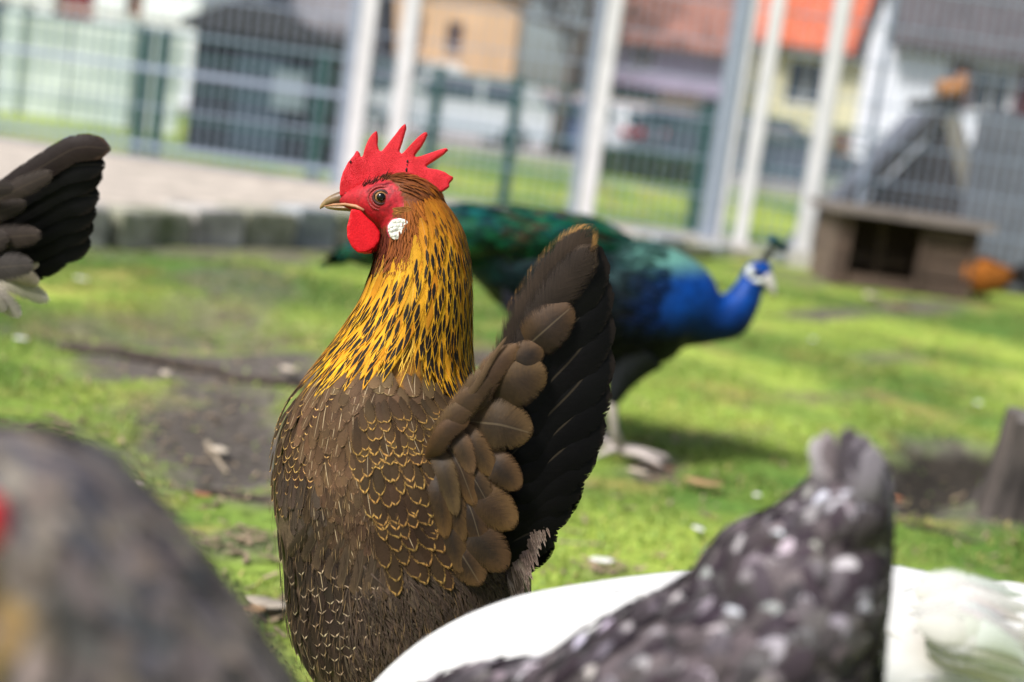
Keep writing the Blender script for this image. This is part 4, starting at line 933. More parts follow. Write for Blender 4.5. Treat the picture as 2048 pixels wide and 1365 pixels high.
for k, (yt, t) in enumerate(list_f):
    Lf = np.interp(yt, [440, 520, 650, 800], [.014, .026, .036, .044]) * rnd.uniform(.85, 1.15)
    P, _, _, _ = hl.at(hS(yt), t); xt, _y = topx(P); front = t < math.pi
    if front and yt > hackle_end(xt) + rnd.uniform(-8, 8): continue
    y0_ = yt - Lf * 2900 * .93; s_ = hS(max(y0_, 396)); P, Nv, _, _ = hl.at(s_, t); xx_, yy_ = topx(P); y = yt
    if front and xx_ < np.interp(yy_, [400, 490, 540], [845, 826, 775]) and yy_ < 545: continue
    if y0_ < 396: Lf = max(.010, Lf - (396 - y0_) / 2900)
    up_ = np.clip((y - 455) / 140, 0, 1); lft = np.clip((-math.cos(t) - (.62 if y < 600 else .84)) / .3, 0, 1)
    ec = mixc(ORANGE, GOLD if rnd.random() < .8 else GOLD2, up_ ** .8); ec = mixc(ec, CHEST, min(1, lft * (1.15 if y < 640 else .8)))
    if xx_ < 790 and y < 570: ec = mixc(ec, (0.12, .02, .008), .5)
    spot = np.clip((y - 450) / 80, 0, 1); mk = 'spindle' if rnd.random() < .4 + .52 * spot else 'solid'
    cc = BLK if mk == 'spindle' else mixc(ec, (0.30, .11, .01), .3)
    if mk == 'spindle' and y < 510: cc = mixc(cc, ec, .2)
    phi = rnd.gauss(0, .05) + (0.08 if (700 < y and xt < 800) else 0) + (-.08 if (y > 710 and 805 < xt < 900) else 0)
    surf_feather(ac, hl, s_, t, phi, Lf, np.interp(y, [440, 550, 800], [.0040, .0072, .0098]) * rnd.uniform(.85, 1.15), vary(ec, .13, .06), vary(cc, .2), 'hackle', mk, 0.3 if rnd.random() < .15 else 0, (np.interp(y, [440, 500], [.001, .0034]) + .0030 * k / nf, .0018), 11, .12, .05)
ac.build('hackle_feathers', FEATHER, hen, 'stuff')
# fine loose barbs over the cape
ac = Acc()
for k in range(1500):
    y = 410 + 370 * rnd.random(); t = rnd.uniform(-.05, 1.02) * math.pi; s_ = hS(y); P, Nv, _, _ = hl.at(s_, t); xx_, yy_ = topx(P); up_ = np.clip((y - 430) / 150, 0, 1)
    if (y < 510 and xx_ < 832) or yy_ > hackle_end(xx_) - 30: continue
    c = mixc((.5, .17, .02), (.78, .46, .06), up_); c = mixc(c, CHEST, np.clip((-math.cos(t) - .7) / .3, 0, 1))
    if rnd.random() < .25: c = mixc(c, BLK, .8)
    surf_feather(ac, hl, s_, t, rnd.gauss(0, .13), rnd.uniform(.008, .02), rnd.uniform(.0005, .0010), vary(c, .2), c, 'blade', 'solid', 0, (.0034, rnd.uniform(.0005, .0022)), 5, 0)
ac.build('loose_barbs', FEATHER, hen, 'stuff')
# short cap, cheek and ear feathers on the head
ac = Acc()
for k in range(900):
    s_ = rnd.uniform(.3, 7.2); t = rnd.uniform(0, 2 * math.pi); P, Nv, ds_, dt_ = headl.at(s_, t); x, y = topx(P)
    if np.dot(Nv, vdir) > -.2 and (inpoly(x, y, FACE) or y > 455 and x < 745): continue
    if x < 738: continue
    c = mixc(CAPB, ORANGE, np.clip((x - 800) / 60, 0, 1) * rnd.random()); c = mixc(c, (.05, .015, .006), rnd.random() * .5)
    if y > 440: c = mixc(c, (.17, .025, .012), .6)
    d = nrm(rgt * 1.0 - upv * (.35 if y < 400 else .9)); es = nrm(ds_); et = nrm(dt_); ph = math.atan2(np.dot(d, et), np.dot(d, es)) + rnd.gauss(0, .12)
    surf_feather(ac, headl, s_, t, ph, rnd.uniform(.006, .012), rnd.uniform(.0011, .0020), vary(c, .3), c, 'hackle', 'solid', 0, (.0002, .0016), 5, .1)
for k in range(420):      # side of the throat behind the ear lobe
    x = rnd.uniform(788, 862); y = rnd.uniform(405, 520); s_, t, e = hl.find(x, y)
    if e > 10 or inpoly(x, y, FACE): continue
    c = mixc((.20, .055, .012), ORANGE, np.clip((x - 800) / 50, 0, 1)); c = mixc(c, (.05, .015, .007), rnd.random() * .4)
    surf_feather(ac, hl, s_, t, rnd.gauss(0, .1), rnd.uniform(.012, .022), rnd.uniform(.0016, .0030), vary(c, .25), c, 'hackle', 'solid', 0, (.0025, .0035), 6, .1)
for k in range(260):      # front throat and jaw
    x = rnd.uniform(742, 800); y = rnd.uniform(455, 520); s_, t, e = hl.find(x, y)
    if e > 8: continue
    surf_feather(ac, hl, s_, t, rnd.gauss(0, .15), rnd.uniform(.010, .022), .0018, vary((.16, .03, .010), .5), (.1, .02, .01), 'hackle', 'solid', 0, (.001, .003), 6, .1)
ac.build('head_feathers', FEATHER, hen, 'stuff')
ac = Acc()      # ear tuft
for k in range(70):
    b_ = px(788 + rnd.uniform(-4, 10), 424 + rnd.uniform(-8, 7), .9325); e = px(821 + rnd.uniform(-8, 4), 419 + rnd.uniform(-7, 10), .9275)
    path_feather(ac, [b_, (b_ + e) / 2 - fwd * .001, e], .0017, vary((.30, .12, .03), .45), (.16, .05, .015), 'hackle', 'spindle', 0, 5)
ac.build('ear_tuft', FEATHER, hen)
ac = Acc()      # bristles above the eye, over the comb base
for k in range(46):
    x = rnd.uniform(722, 772); y = 372 - (x - 722) * .3 + rnd.uniform(-3, 6); b_ = px(x, y, .9365); e = px(x + rnd.uniform(3, 16), y - rnd.uniform(8, 20), .936)
    path_feather(ac, [b_, (b_ + e) / 2 - fwd * .0008, e], .0007, (.05, .012, .008), (.05, .012, .008), 'hackle', 'solid', 0, 4)
ac.build('brow_bristles', FEATHER, hen)

# ---- body plumage
BRN = (0.125, 0.078, 0.046); BRN2 = (0.175, 0.115, 0.070); DKB = (0.055, 0.036, 0.026); TAN = (0.50, 0.30, 0.10); GREYB = (0.15, 0.115, 0.092)
ZONES = []
def zone(poly, n, L, W, ec, cc, kind, mk, shaft, ang, lift, jit=.12, lo=0.0):
    ZONES.append((poly, n, L, W, ec, cc, kind, mk, shaft, ang, lift, jit, lo))
# lower layers first
# tips fall inside the outline; W and D are column and row spacing in picture pixels
zone([(560, 1120), (760, 1170), (760, 1390), (620, 1390), (572, 1270)], (25, 24), (.018, .024), 1.25, (0.40, .29, .19), (0.028, .018, .013), 'round', 'tiplace', .1, 10, (.0005, .002), .12)      # thigh
zone([(720, 1195), (1070, 1140), (1060, 1290), (960, 1400), (700, 1400)], (8, 10), (.014, .028), .62, (0.085, .058, .04), (0.028, .019, .015), 'hackle', 'spindle', 0, 22, (.0005, .004), .3)   # belly fluff
zone([(552, 1000), (640, 1000), (650, 1110), (575, 1110)], (24, 19), (.022, .03), 1.35, (0.08, .056, .04), (0.05, .034, .025), 'round', 'softlace', .2, -4, (.001, .002), .1)
zone([(630, 1010), (790, 1010), (790, 1200), (690, 1195), (640, 1130)], (24, 17), (.022, .032), 1.35, (0.085, .05, .029), (0.055, .032, .018), 'round', 'softlace', .25, 4, (.001, .002), .14)
zone([(540, 830), (600, 790), (700, 805), (680, 930), (640, 1040), (545, 1050)], (18, 15), (.012, .016), 1.25, (.50, .29, .10), (0.040, .022, .013), 'round', 'lace', .06, -6, (.0015, .0016), .1)
zone([(610, 830), (760, 800), (790, 960), (750, 1060), (640, 1050)], (20, 15), (.018, .026), 1.35, (0.19, .112, .060), (0.085, .047, .024), 'round', 'softlace', .6, 0, (.0022, .0018), .14)
zone([(690, 775), (940, 795), (960, 850), (800, 880), (680, 860)], (24, 16), (.012, .018), 1.3, (.26, .165, .075), (0.115, .068, .034), 'round', 'tiplace', .4, 3, (.0025, .0016), .2)
zone([(745, 1030), (900, 1030), (930, 1180), (780, 1180)], (29, 27), (.026, .034), 1.2, (.25, .14, .042), (0.034, .019, .010), 'round', 'lace', .1, 12, (.004, .0025), .1)
zone([(715, 900), (905, 900), (915, 1060), (735, 1080)], (23, 25), (.022, .029), 1.2, (.36, .20, .058), (0.042, .024, .012), 'round', 'lace', .1, 8, (.005, .0025), .1)
zone([(728, 850), (900, 830), (905, 930), (725, 940)], (18, 15), (.013, .018), 1.25, (.42, .235, .065), (0.062, .036, .017), 'round', 'lace', .15, 12, (.006, .002), .12)
ac = Acc()
for poly, (cw, rh), L, wf_, ec, cc, kind, mk, shaft, ang, lift, jit, lo in ZONES:
    xs_ = [p[0] for p in poly]; ys_ = [p[1] for p in poly]; L_ = []; y = max(ys_); row = 0
    while y > min(ys_):
        x = min(xs_) + (row % 2) * cw / 2
        while x < max(xs_):
            q = (x + rnd.uniform(-.22, .22) * cw, y + rnd.uniform(-.25, .25) * rh)
            if inpoly(q[0], q[1], poly): L_.append((q[1], q[0]))
            x += cw
        y -= rh; row += 1
    n = len(L_)
    for i, (y, x) in enumerate(L_):
        ang_ = ang; ang = ang_ + ((x - 790) * .13 if x > 715 and y < 1190 and y > 830 else 0); Lr = rnd.uniform(*L); dx = math.sin(R(ang)); dy = math.cos(R(ang)); s_, t, e = hl.find(x - dx * Lr * 2950, y - dy * Lr * 2950)
        P, Nv, ds_, dt_ = hl.at(s_, t); d = -upv * dy + rgt * dx; ph = math.atan2(np.dot(d, nrm(dt_)), np.dot(d, nrm(ds_))) + rnd.gauss(0, jit)
        surf_feather(ac, hl, s_, t, ph, Lr, cw * wf_ / 2950 * rnd.uniform(.9, 1.1), vary(ec, .18), vary(cc, .13), kind, mk, (rnd.uniform(.5, .95) if rnd.random() < shaft else 0), (lift[0] + .0018 * i / n, lift[1] * .6), 9, .12, .02); ang = ang_
ac.build('body_feathers', FEATHER, hen, 'stuff')
ac = Acc()      # hair-fine barbs over the back and thighs
for k in range(2600):
    y = rnd.uniform(800, 1380); t = rnd.uniform(.02, .98) * math.pi; s_ = hS(y); P, Nv, ds_, dt_ = hl.at(s_, t); x, yy_ = topx(P)
    if x > 930: continue
    r = rnd.random(); c = (.22, .14, .065) if r < .2 else ((.05, .031, .02) if r < .65 else (.12, .075, .042))
    d = -upv + rgt * ((x - 760) * .0016 + rnd.gauss(0, .12)); ph = math.atan2(np.dot(d, nrm(dt_)), np.dot(d, nrm(ds_)))
    surf_feather(ac, hl, s_, t, ph, rnd.uniform(.005, .010), rnd.uniform(.0004, .0008), vary(c, .3), c, 'blade', 'solid', 0, (.0032 if y > 830 else .002, rnd.uniform(.0004, .0012)), 4, 0)
ac.build('fine_barbs', FEATHER, hen, 'stuff')

def on_hen(x, y, up_=0.0):
    s_, t, e = hl.find(x, y); P, Nv, _, _ = hl.at(s_, t); return P + Nv * up_
# wing tip showing below the back plumage: long vanes, each its own
for (x0_, y0_, x1_, y1_, wd, c) in [(640, 1030, 588, 1112, .010, (.036, .024, .017)), (655, 1035, 612, 1122, .010, (.04, .026, .018)), (675, 1045, 640, 1140, .011, (.044, .028, .018)), (695, 1055, 664, 1160, .011, (.05, .031, .02)), (715, 1065, 690, 1178, .011, (.052, .033, .02)), (738, 1070, 716, 1190, .011, (.05, .031, .019)), (760, 1075, 742, 1196, .011, (.046, .029, .018)), (782, 1080, 768, 1198, .011, (.042, .026, .017))]:
    a_ = Acc(); pts = [on_hen(x0_ + (x1_ - x0_) * f, y0_ + (y1_ - y0_) * f, .0022 + .0012 * f) for f in (0, .35, .7, 1)]
    path_feather(a_, pts, wd, mixc(c, (.14, .085, .045), .3), c, 'tail', 'covert', .1, 14, .15); a_.build('wing_feather', COVERT, hen)

# ---- tail: black vanes in a fan, each its own, with brown covert feathers on the near side
TB = (0.0025, 0.0022, 0.0022)
tips = [(1106, 1030, 1010, 1090), (1136, 978, 1030, 1050), (1160, 925, 1045, 1020), (1186, 868, 1060, 985), (1205, 812, 1070, 945), (1216, 748, 1078, 895), (1222, 682, 1082, 845), (1222, 612, 1082, 785), (1217, 545, 1082, 725), (1206, 490, 1085, 660)]
for i, (tx, ty, mx_, my_) in enumerate(tips):
    a_ = Acc(); dt = .916 - .0024 * i
    pts = [px(950, 1110 - i * 22, .925), px((950 + mx_) / 2, (1110 - i * 22 + my_) / 2 + 6, dt + .004), px(mx_, my_, dt + .002), px((mx_ + tx) / 2 + 6, (my_ + ty) / 2 + 3, dt), px(tx - 9, ty, dt + .003)]
    path_feather(a_, pts, 108 / FPX * .905, mixc(TB, (.02, .014, .011), .5), vary(TB, .25), 'tail', 'softlace', .05, 16, .2); a_.build('tail_feather', BLACKF, hen)
for i in range(5):      # far half of the tail
    tx, ty, mx_, my_ = tips[2 * i]; a_ = Acc()
    path_feather(a_, [px(940, 990 - i * 20, .955), px(mx_ + 6, my_ + 14, .95), px(tx - 10, ty + 20, .94)], 105 / FPX * .93, TB, TB, 'tail', 'solid', 0, 12, .15, normal=fwd); a_.build('tail_feather', BLACKF, hen)
a_ = Acc()      # top feather with the gold speckled edge
path_feather(a_, [px(965, 830, .905), px(1010, 720, .899), px(1060, 620, .895), px(1120, 530, .892), px(1192, 452, .890)], .029, (.20, .105, .035), (.028, .018, .012), 'tail', 'lace', 0, 18, .2); o = a_.build('tail_feather', FEATHER, hen); o['label'] = 'uppermost tail feather with gold speckled edge'
a_ = Acc()
path_feather(a_, [px(985, 800, .900), px(1050, 690, .894), px(1110, 590, .891), px(1192, 490, .889)], .027, (.045, .03, .02), (.022, .015, .011), 'tail', 'softlace', 0, 16, .2); a_.build('tail_feather', FEATHER, hen)
# coverts (base x,y -> tip x,y, width px, depth, colour)
CV = (0.046, 0.025, 0.0105); CVD = (0.018, 0.0108, 0.007)
cov = [(880, 1060, 962, 1172, 88, .8975, CVD), (900, 1030, 1013, 1142, 98, .8965, CVD), (870, 1000, 925, 1150, 60, .8955, CVD), (915, 960, 968, 1110, 60, .895, CVD), (905, 965, 1032, 1056, 98, .894, CV), (880, 940, 925, 1090, 54, .8935, CV), (905, 900, 990, 1035, 56, .8928, CVD), (955, 905, 1040, 980, 72, .892, CVD),
       (860, 920, 892, 1080, 50, .8915, CV), (885, 870, 950, 1015, 54, .891, CV), (900, 840, 990, 955, 60, .890, CV), (868, 880, 912, 1035, 48, .8893, mixc(CV, BRN2, .3)), (935, 842, 1066, 868, 110, .8885, CV), (895, 845, 945, 950, 48, .8878, mixc(CV, BRN2, .4)), (1000, 755, 1085, 690, 76, .8885, CVD), (1040, 705, 1146, 612, 94, .888, CVD), (972, 795, 1094, 738, 106, .887, CV)]
for i, (x0_, y0_, x1_, y1_, wd, d, c) in enumerate(cov):
    a_ = Acc(); xm_, ym_ = (x0_ + x1_) / 2 + 4, (y0_ + y1_) / 2 - 4; e = vary(mixc(c, (.17, .090, .030), .34), .1)
    pts = [px(x0_, y0_, d + .010), px(x0_ * .5 + xm_ * .5, y0_ * .5 + ym_ * .5, d + .003), px(xm_, ym_, d), px(x1_, y1_, d + .0035)]
    path_feather(a_, pts, wd / FPX * d, e, vary(mixc(c, (.010, .007, .006), .65), .15), 'round', 'covert', .1 if i % 3 == 0 else 0, 18, .2); a_.build('covert_feather', COVERT, hen)
# folded upper edge of the saddle against the tail
a_ = Acc(); path_feather(a_, [px(868, 850, .893), px(910, 815, .887), px(950, 775, .885), px(985, 715, .885), px(1015, 672, .887)], .007, (.13, .08, .04), (.09, .055, .028), 'sickle', 'softlace', 0, 14, .3); a_.build('saddle_feather', FEATHER, hen)
for i, (x0_, y0_, x1_, y1_, wd, c) in enumerate([(950, 800, 1040, 690, 58, CV), (925, 825, 1005, 730, 56, CV), (900, 850, 985, 765, 54, CV), (880, 875, 960, 800, 52, CV), (870, 895, 940, 838, 46, CV)]):
    a_ = Acc(); d = .8862 - .0006 * i; xm_, ym_ = (x0_ + x1_) / 2 - 8, (y0_ + y1_) / 2 - 8
    path_feather(a_, [px(x0_ - 20, y0_ + 20, d + .010), px(x0_, y0_, d + .003), px(xm_, ym_, d), px(x1_, y1_, d + .0035)], wd / FPX * d, vary(mixc(c, (.15, .080, .028), .36), .12), vary(mixc(c, (.03, .018, .011), .4), .15), 'round', 'covert', 0, 16, .2); a_.build('saddle_feather', COVERT, hen)
a_ = Acc()      # pale striped fluff under the tail
for k in range(90):
    f = rnd.random(); x = 1092 - 50 * f + rnd.uniform(-14, 6); y = 1050 + 150 * f; b_ = px(x - 20, y - 50, .925); e = px(x + rnd.uniform(-6, 6), y + rnd.uniform(0, 30), .915)
    path_feather(a_, [b_, (b_ + e) / 2 - fwd * .003, e], .004, vary((.17, .125, .10), .4), (.08, .056, .044), 'hackle', 'spindle', 0, 8)
a_.build('vent_fluff', SOFTF, hen, 'stuff')
for x in (760, 850):
    h_ = px(x, 1420, .965 + (.03 if x > 800 else 0)); f_ = px(x - 10, 1690, .955 + (.04 if x > 800 else 0)); leg(hen, h_, (f_[0], f_[1], 0.0), (-.8, .6), 1.15)

# ------------------------------------------------------------------ shared builder for the other hens
def hen_head(parent, pos, face, s, col, comb_h=0.03, tilt=0.0):
    """beak, eyes, comb and wattles placed on a body whose loft ends in a head at pos"""
    pos = np.asarray(pos, float); f = nrm(face); sd_ = nrm(np.cross(f, (0, 0, 1))); u = np.cross(sd_, f)
    bk = Loft([(pos + f * .014 * s, sd_ * .007 * s, u * .007 * s), (pos + f * .024 * s - u * .001, sd_ * .0055 * s, u * .006 * s), (pos + f * .034 * s - u * .003 * s, sd_ * .003 * s, u * .004 * s), (pos + f * .041 * s - u * .007 * s, sd_ * .0007, u * .0008)], 20, 14)
    v, fc = bk.mesh_data(); mesh('beak', v, fc, HORN, parent)
    cb_ = []
    for a, b_ in ((.022, 0), (.018, .012), (.014, .022), (.010, .014), (.004, .028), (-.002, .016), (-.009, .030), (-.014, .016), (-.022, .024), (-.024, .006), (-.014, 0.0)):
        cb_.append(pos + f * a * s + u * (.014 * s + b_ * s * comb_h / .03))
    m_ = MB().prism([p - sd_ * .002 * s for p in cb_], sd_ * .004 * s); m_.build('comb', COMBRED, parent, bevel=.001)
    for g in (-1, 1):
        MB().sphere(pos + f * .006 * s + sd_ * g * .0125 * s + u * .003 * s, .0032 * s, 10, 7).build('eye', mat('black_pupil', (0.003, 0.003, 0.004)), parent, True)
        MB().sphere(pos + f * .012 * s + sd_ * g * .006 * s - u * .02 * s, (.006 * s, .004 * s, .012 * s), 10, 7).build('wattle', WATTLE, parent, True)

def plumage(lf, n, s_rng, t_rng, L, W_, pal, phi, mk, m, name, parent, kind='round', lift=(.001, .004), jit=.15, camber=.2, stack=.003):
    ac = Acc(); q = sorted([(rnd.uniform(*s_rng), rnd.uniform(*t_rng)) for _ in range(n)], key=lambda a: -a[0] if abs(phi) < 1.6 else a[0])
    for i, (s_, t) in enumerate(q):
        P, _, _, _ = lf.at(s_, t); ec, cc = pal(P); surf_feather(ac, lf, s_, t, phi + rnd.gauss(0, jit), rnd.uniform(*L), rnd.uniform(*W_), vary(ec, .2), vary(cc, .25), kind, mk if isinstance(mk, str) else rnd.choice(mk), 0, (lift[0] + stack * i / n, lift[1]), 7, camber)
    return ac.build(name, m, parent, 'stuff')

# ------------------------------------------------------------------ 2. white hen in front
WD = 0.73
wf = px(1350, 1500, WD); white = empty('white_hen', (wf[0], wf[1], 0), 'smooth white hen low in the foreground, half hidden behind the speckled hen', 'chicken')
WR = [(590, 1900, 45, 42), (620, 1780, 60, 55), (680, 1640, 85, 80), (760, 1530, 118, 115), (880, 1475, 190, 175), (1010, 1460, 255, 230), (1200, 1465, 300, 260), (1400, 1455, 312, 265), (1600, 1430, 303, 255), (1780, 1392, 274, 230), (1900, 1365, 226, 190), (1975, 1352, 190, 165), (2070, 1330, 172, 140), (2180, 1300, 110, 95), (2270, 1270, 45, 45)]
wl = Loft(spine_rings(WR, WD), 160, 96)
WHITEC = (0.64, 0.635, 0.62); CREAMSHADE = (0.40, 0.34, 0.27)  # second tone is the tan shade painted into the rump hollow
hp = px(575, 1930, WD - .01)
hd_w = Loft(spine_rings([(600, 1850, 40, 38, WD), (585, 1900, 52, 48, WD), (565, 1945, 48, 44, WD), (545, 1985, 25, 25, WD), (538, 2000, 8, 8, WD)]), 30, 24)
fuse('body', [wl.mesh_data(), hd_w.mesh_data()], .004, WBODY, white, lambda p: (.64, .635, .62) if topx(p)[0] < 1700 else mixc((.64, .635, .62), (.40, .35, .28), .7 * math.exp(-((topx(p)[0] - 1868) / 55) ** 2 - ((topx(p)[1] - 1290) / 60) ** 2)), 9)  # shade of the rump hollow is mixed into the body colour
hen_head(white, px(568, 1935, WD), nrm(np.array([-.6, -.1, -.75])), 1.1, WHITEC)
def palw(P):
    x, y = topx(P); k = math.exp(-((x - 1860) / 80) ** 2 - ((y - 1262) / 60) ** 2) * rnd.uniform(.5, 1.3) + .12 * rnd.random() * (x > 1750)  # down strands carry the same painted hollow shade
    c = mixc(WHITEC, CREAMSHADE, .8 * k + .05 * rnd.random()); return c, c
plumage(wl, 900, (3.0, 11.0), (0, 2 * math.pi), (.006, .012), (.0010, .0016), palw, 0, 'solid', WHITEFE, 'down', white, 'blade', (.0002, .0006), .4, 0, .0001)
a_ = Acc()      # soft plumes fanning out over the rump
for k in range(30):
    g = k / 29; x = 1830 + 60 * rnd.random() + 40 * (g - .5); y = 1165 + 150 * g; e = .052 + .028 * math.sin(math.pi * min(1, g * .9))
    path_feather(a_, [px(x, y, WD - e), px(x + 90, y + 6 + 22 * g, WD - e - .006), px(x + 190 + rnd.uniform(-20, 20), y + 20 + 70 * g + rnd.uniform(-12, 12), WD - e + .004)], rnd.uniform(.012, .018), vary(WHITEC, .04), vary(mixc(WHITEC, CREAMSHADE, .15), .04), 'hackle', 'softlace', 0, 10, .15)
a_.build('rump_plumes', WHITEFE, white, 'stuff')
for i in range(9):
    a_ = Acc(); f = i / 8; b_ = px(2040 - 30 * f, 1290 + 60 * f, WD - .05 + .1 * f); m_ = px(2170 + 20 * f, 1200 + 110 * f, WD - .06 + .12 * f); t_ = px(2290 + 10 * math.sin(i), 1170 + 200 * f, WD - .06 + .12 * f)
    path_feather(a_, [b_, m_, t_], .03, (.62, .61, .58), (.52, .5, .46), 'tail', 'softlace', 0, 10); a_.build('tail_feather', WHITEFE, white)
for x in (1330, 1430):
    a = px(x, 1700, WD + (.03 if x > 1400 else -.02)); leg(white, a, (a[0], a[1] - .01, 0), (-1, .1), 1.1)

# ------------------------------------------------------------------ 3. speckled grey hen, tail raised
SD = 0.575
sf = px(1450, 1800, SD); spk = empty('speckled_hen', (sf[0], sf[1], 0), 'speckled grey and dark brown hen seen from behind with raised tail', 'chicken')
SB = [(930, 1655, 1768, .012, .56), (980, 1612, 1772, .022, .562), (1030, 1545, 1770, .032, .565), (1080, 1450, 1766, .042), (1130, 1412, 1760, .05), (1180, 1372, 1753, .056), (1240, 1260, 1747, .062), (1300, 1150, 1742, .066), (1370, 1055, 1738, .068), (1470, 970, 1735, .07), (1600, 915, 1722, .07), (1760, 950, 1690, .064), (1880, 1040, 1620, .05), (1950, 1180, 1500, .02)]
sl_ = Loft(slice_rings(SB, SD), 160, 96)
nk = Loft(spine_rings([(1150, 1500, 170, 160, .60), (980, 1470, 130, 120, .61), (860, 1490, 95, 90, .62), (790, 1580, 75, 72, .63), (740, 1690, 62, 58, .63), (690, 1740, 48, 46, .63), (655, 1755, 14, 14, .63)]), 60, 40)
fuse('body', [sl_.mesh_data(), nk.mesh_data()], .004, BODYM, spk, lambda p: (.10, .08, .085), 4)
hen_head(spk, px(715, 1712, .63), nrm(np.array([-.8, .35, -.35])), 1.0, None)
def pals(P):
    r = rnd.random(); d = (0.055, .046, .050); m_ = (.15, .13, .138)
    if r < .34: return vary(d, .3), (.04, .03, .037)
    if r < .64: return vary(m_, .3), d
    if r < .86: return vary((.28, .255, .27), .25), (.075, .063, .068)
    return vary((.40, .375, .40), .2), (.10, .086, .092)
plumage(sl_, 900, (1.0, 12), (0, 2 * math.pi), (.014, .022), (.009, .014), pals, math.pi, ('tip', 'tip', 'solid', 'softlace'), SOFTF, 'body_feathers', spk, 'round', (.0006, .0016), .5)
plumage(nk, 300, (0.3, 5), (0, 2 * math.pi), (.02, .03), (.008, .012), pals, math.pi, 'tip', SOFTF, 'neck_feathers', spk)
for i, (bx0, by0, tx, ty, wd, c) in enumerate([(1660, 1010, 1632, 872, 50, (.45, .41, .43)), (1675, 1010, 1652, 858, 44, (.22, .18, .19)), (1690, 1020, 1700, 850, 62, (.12, .10, .115)), (1700, 1030, 1730, 866, 60, (.10, .085, .10)), (1710, 1040, 1752, 890, 62, (.30, .27, .30)), (1715, 1060, 1770, 935, 60, (.16, .14, .17)), (1720, 1090, 1778, 985, 58, (.34, .33, .38)), (1680, 1040, 1680, 900, 66, (.11, .09, .095)), (1700, 1110, 1764, 1030, 60, (.20, .18, .21)), (1640, 1030, 1640, 920, 50, (.07, .055, .06))]):
    a_ = Acc(); d = .535 + .004 * abs(i - 4); path_feather(a_, [px(bx0, by0 + 60, d + .01), px((bx0 + tx) / 2 + 4, (by0 + ty) / 2 + 20, d), px(tx, ty, d + .004)], wd / FPX * d, mixc(c, (.30, .27, .30), .3), tuple(q * .55 for q in c), 'tail', 'band' if i % 2 else 'softlace', 0, 10, .2); a_.build('tail_feather', SOFTF, spk)
for x in (1280, 1480):
    a = px(x, 1860, SD + .02); leg(spk, a, (a[0], a[1], 0), (-.9, .4), 1.1)

# ------------------------------------------------------------------ 4. grey hen very close, lower left
CDp = 0.37
cf = px(150, 1900, CDp); clo = empty('grey_hen', (cf[0], cf[1], 0), 'blurred grey brown hen with an ochre neck, closest at the lower left', 'chicken')
CB = [(868, -90, 40, .015), (900, -160, 120, .03), (950, -210, 205, .042), (1020, -270, 275, .05), (1100, -320, 345, .056), (1200, -360, 430, .06), (1300, -385, 510, .063), (1400, -400, 580, .065), (1550, -410, 650, .067), (1750, -400, 700, .067), (2000, -360, 700, .062), (2250, -270, 620, .05), (2400, -150, 480, .02)]
cl_ = Loft(slice_rings(CB, CDp), 120, 80)
cn = Loft(spine_rings([(-190, 1500, 220, 200, .34), (-165, 1330, 180, 170, .33), (-175, 1180, 140, 140, .32), (-190, 1060, 110, 110, .32), (-175, 985, 105, 95, .33), (-230, 975, 85, 75, .33), (-290, 990, 40, 40, .33), (-310, 995, 12, 12, .33)]), 60, 40)
fuse('body', [cl_.mesh_data(), cn.mesh_data()], .004, BODYM, clo, lambda p: (.20, .165, .15), 4)
hp = px(-190, 985, .33); hen_head(clo, hp, nrm(np.array([-1, .05, -.1])), .62, None)
MB().sphere(px(-28, 1045, .30), (.0045, .004, .006)).build('wattle', WATTLE, clo, True)
def palc(P):
    x, y = topx(P); r = rnd.random(); g = (.23, .185, .155); dk = (.145, .122, .115); pl = (.29, .245, .215)
    if x < 70 and y > 980: 
        return ((.34, .24, .10), (.24, .17, .08)) if r < .5 else (g, (.14, .115, .10))
    if r < .45: return g, dk
    if r < .75: return dk, (.09, .085, .095)
    return pl, g
plumage(cl_, 700, (0.2, 11), (0, 2 * math.pi), (.016, .028), (.009, .013), palc, 0, ('softlace', 'tip', 'solid'), SOFTF, 'body_feathers', clo, 'round', (.0006, .001), .3)
def paln(P): return vary((.36, .25, .09), .2), vary((.22, .15, .07), .3)
plumage(cn, 320, (0.3, 4.2), (0, 2 * math.pi), (.02, .03), (.005, .008), paln, math.pi, 'spindle', SOFTF, 'hackle_feathers', clo, 'hackle')
for x in (40, 330):
    a = px(x, 2300, CDp); leg(clo, a, (a[0], a[1], 0), (-1, .1), 1.1)
for i in range(6):
    a_ = Acc(); path_feather(a_, [px(560, 1620 + i * 40, CDp), px(760, 1540 + i * 50, CDp + .02), px(930, 1440 + i * 80, CDp + .03)], .022, (.2, .17, .16), (.09, .08, .09), 'tail', 'softlace', .1, 8); a_.build('tail_feather', SOFTF, clo)

# ------------------------------------------------------------------ 5. dark hen at the left edge, only the tail in the picture
LD = 1.16
lf0 = px(-330, 800, LD); dk = empty('dark_hen', (lf0[0], lf0[1], 0), 'dark hen at the left edge showing its black fan tail and cream fluff', 'chicken')
LR = [(-60, 590, 60, 60), (-130, 620, 120, 110), (-240, 670, 165, 150), (-370, 720, 180, 165), (-490, 730, 165, 150), (-580, 690, 125, 115), (-640, 600, 85, 80), (-670, 500, 62, 60), (-690, 430, 52, 48), (-725, 405, 45, 40), (-760, 410, 22, 22), (-770, 412, 8, 8)]
ll = Loft(spine_rings(LR, LD), 120, 72); v, f = ll.mesh_data(); fuse('body', [(v, f)], .004, BODYM, dk, lambda p: (.11, .08, .06), 3)
hen_head(dk, px(-715, 412, LD), nrm(-rgt), 1.1, None)
def pald(P): return (.22, .16, .11), (.085, .062, .05)
plumage(ll, 520, (0.2, 7.5), (0, 2 * math.pi), (.03, .045), (.015, .022), pald, math.pi, 'lace', FEATHER, 'body_feathers', dk)
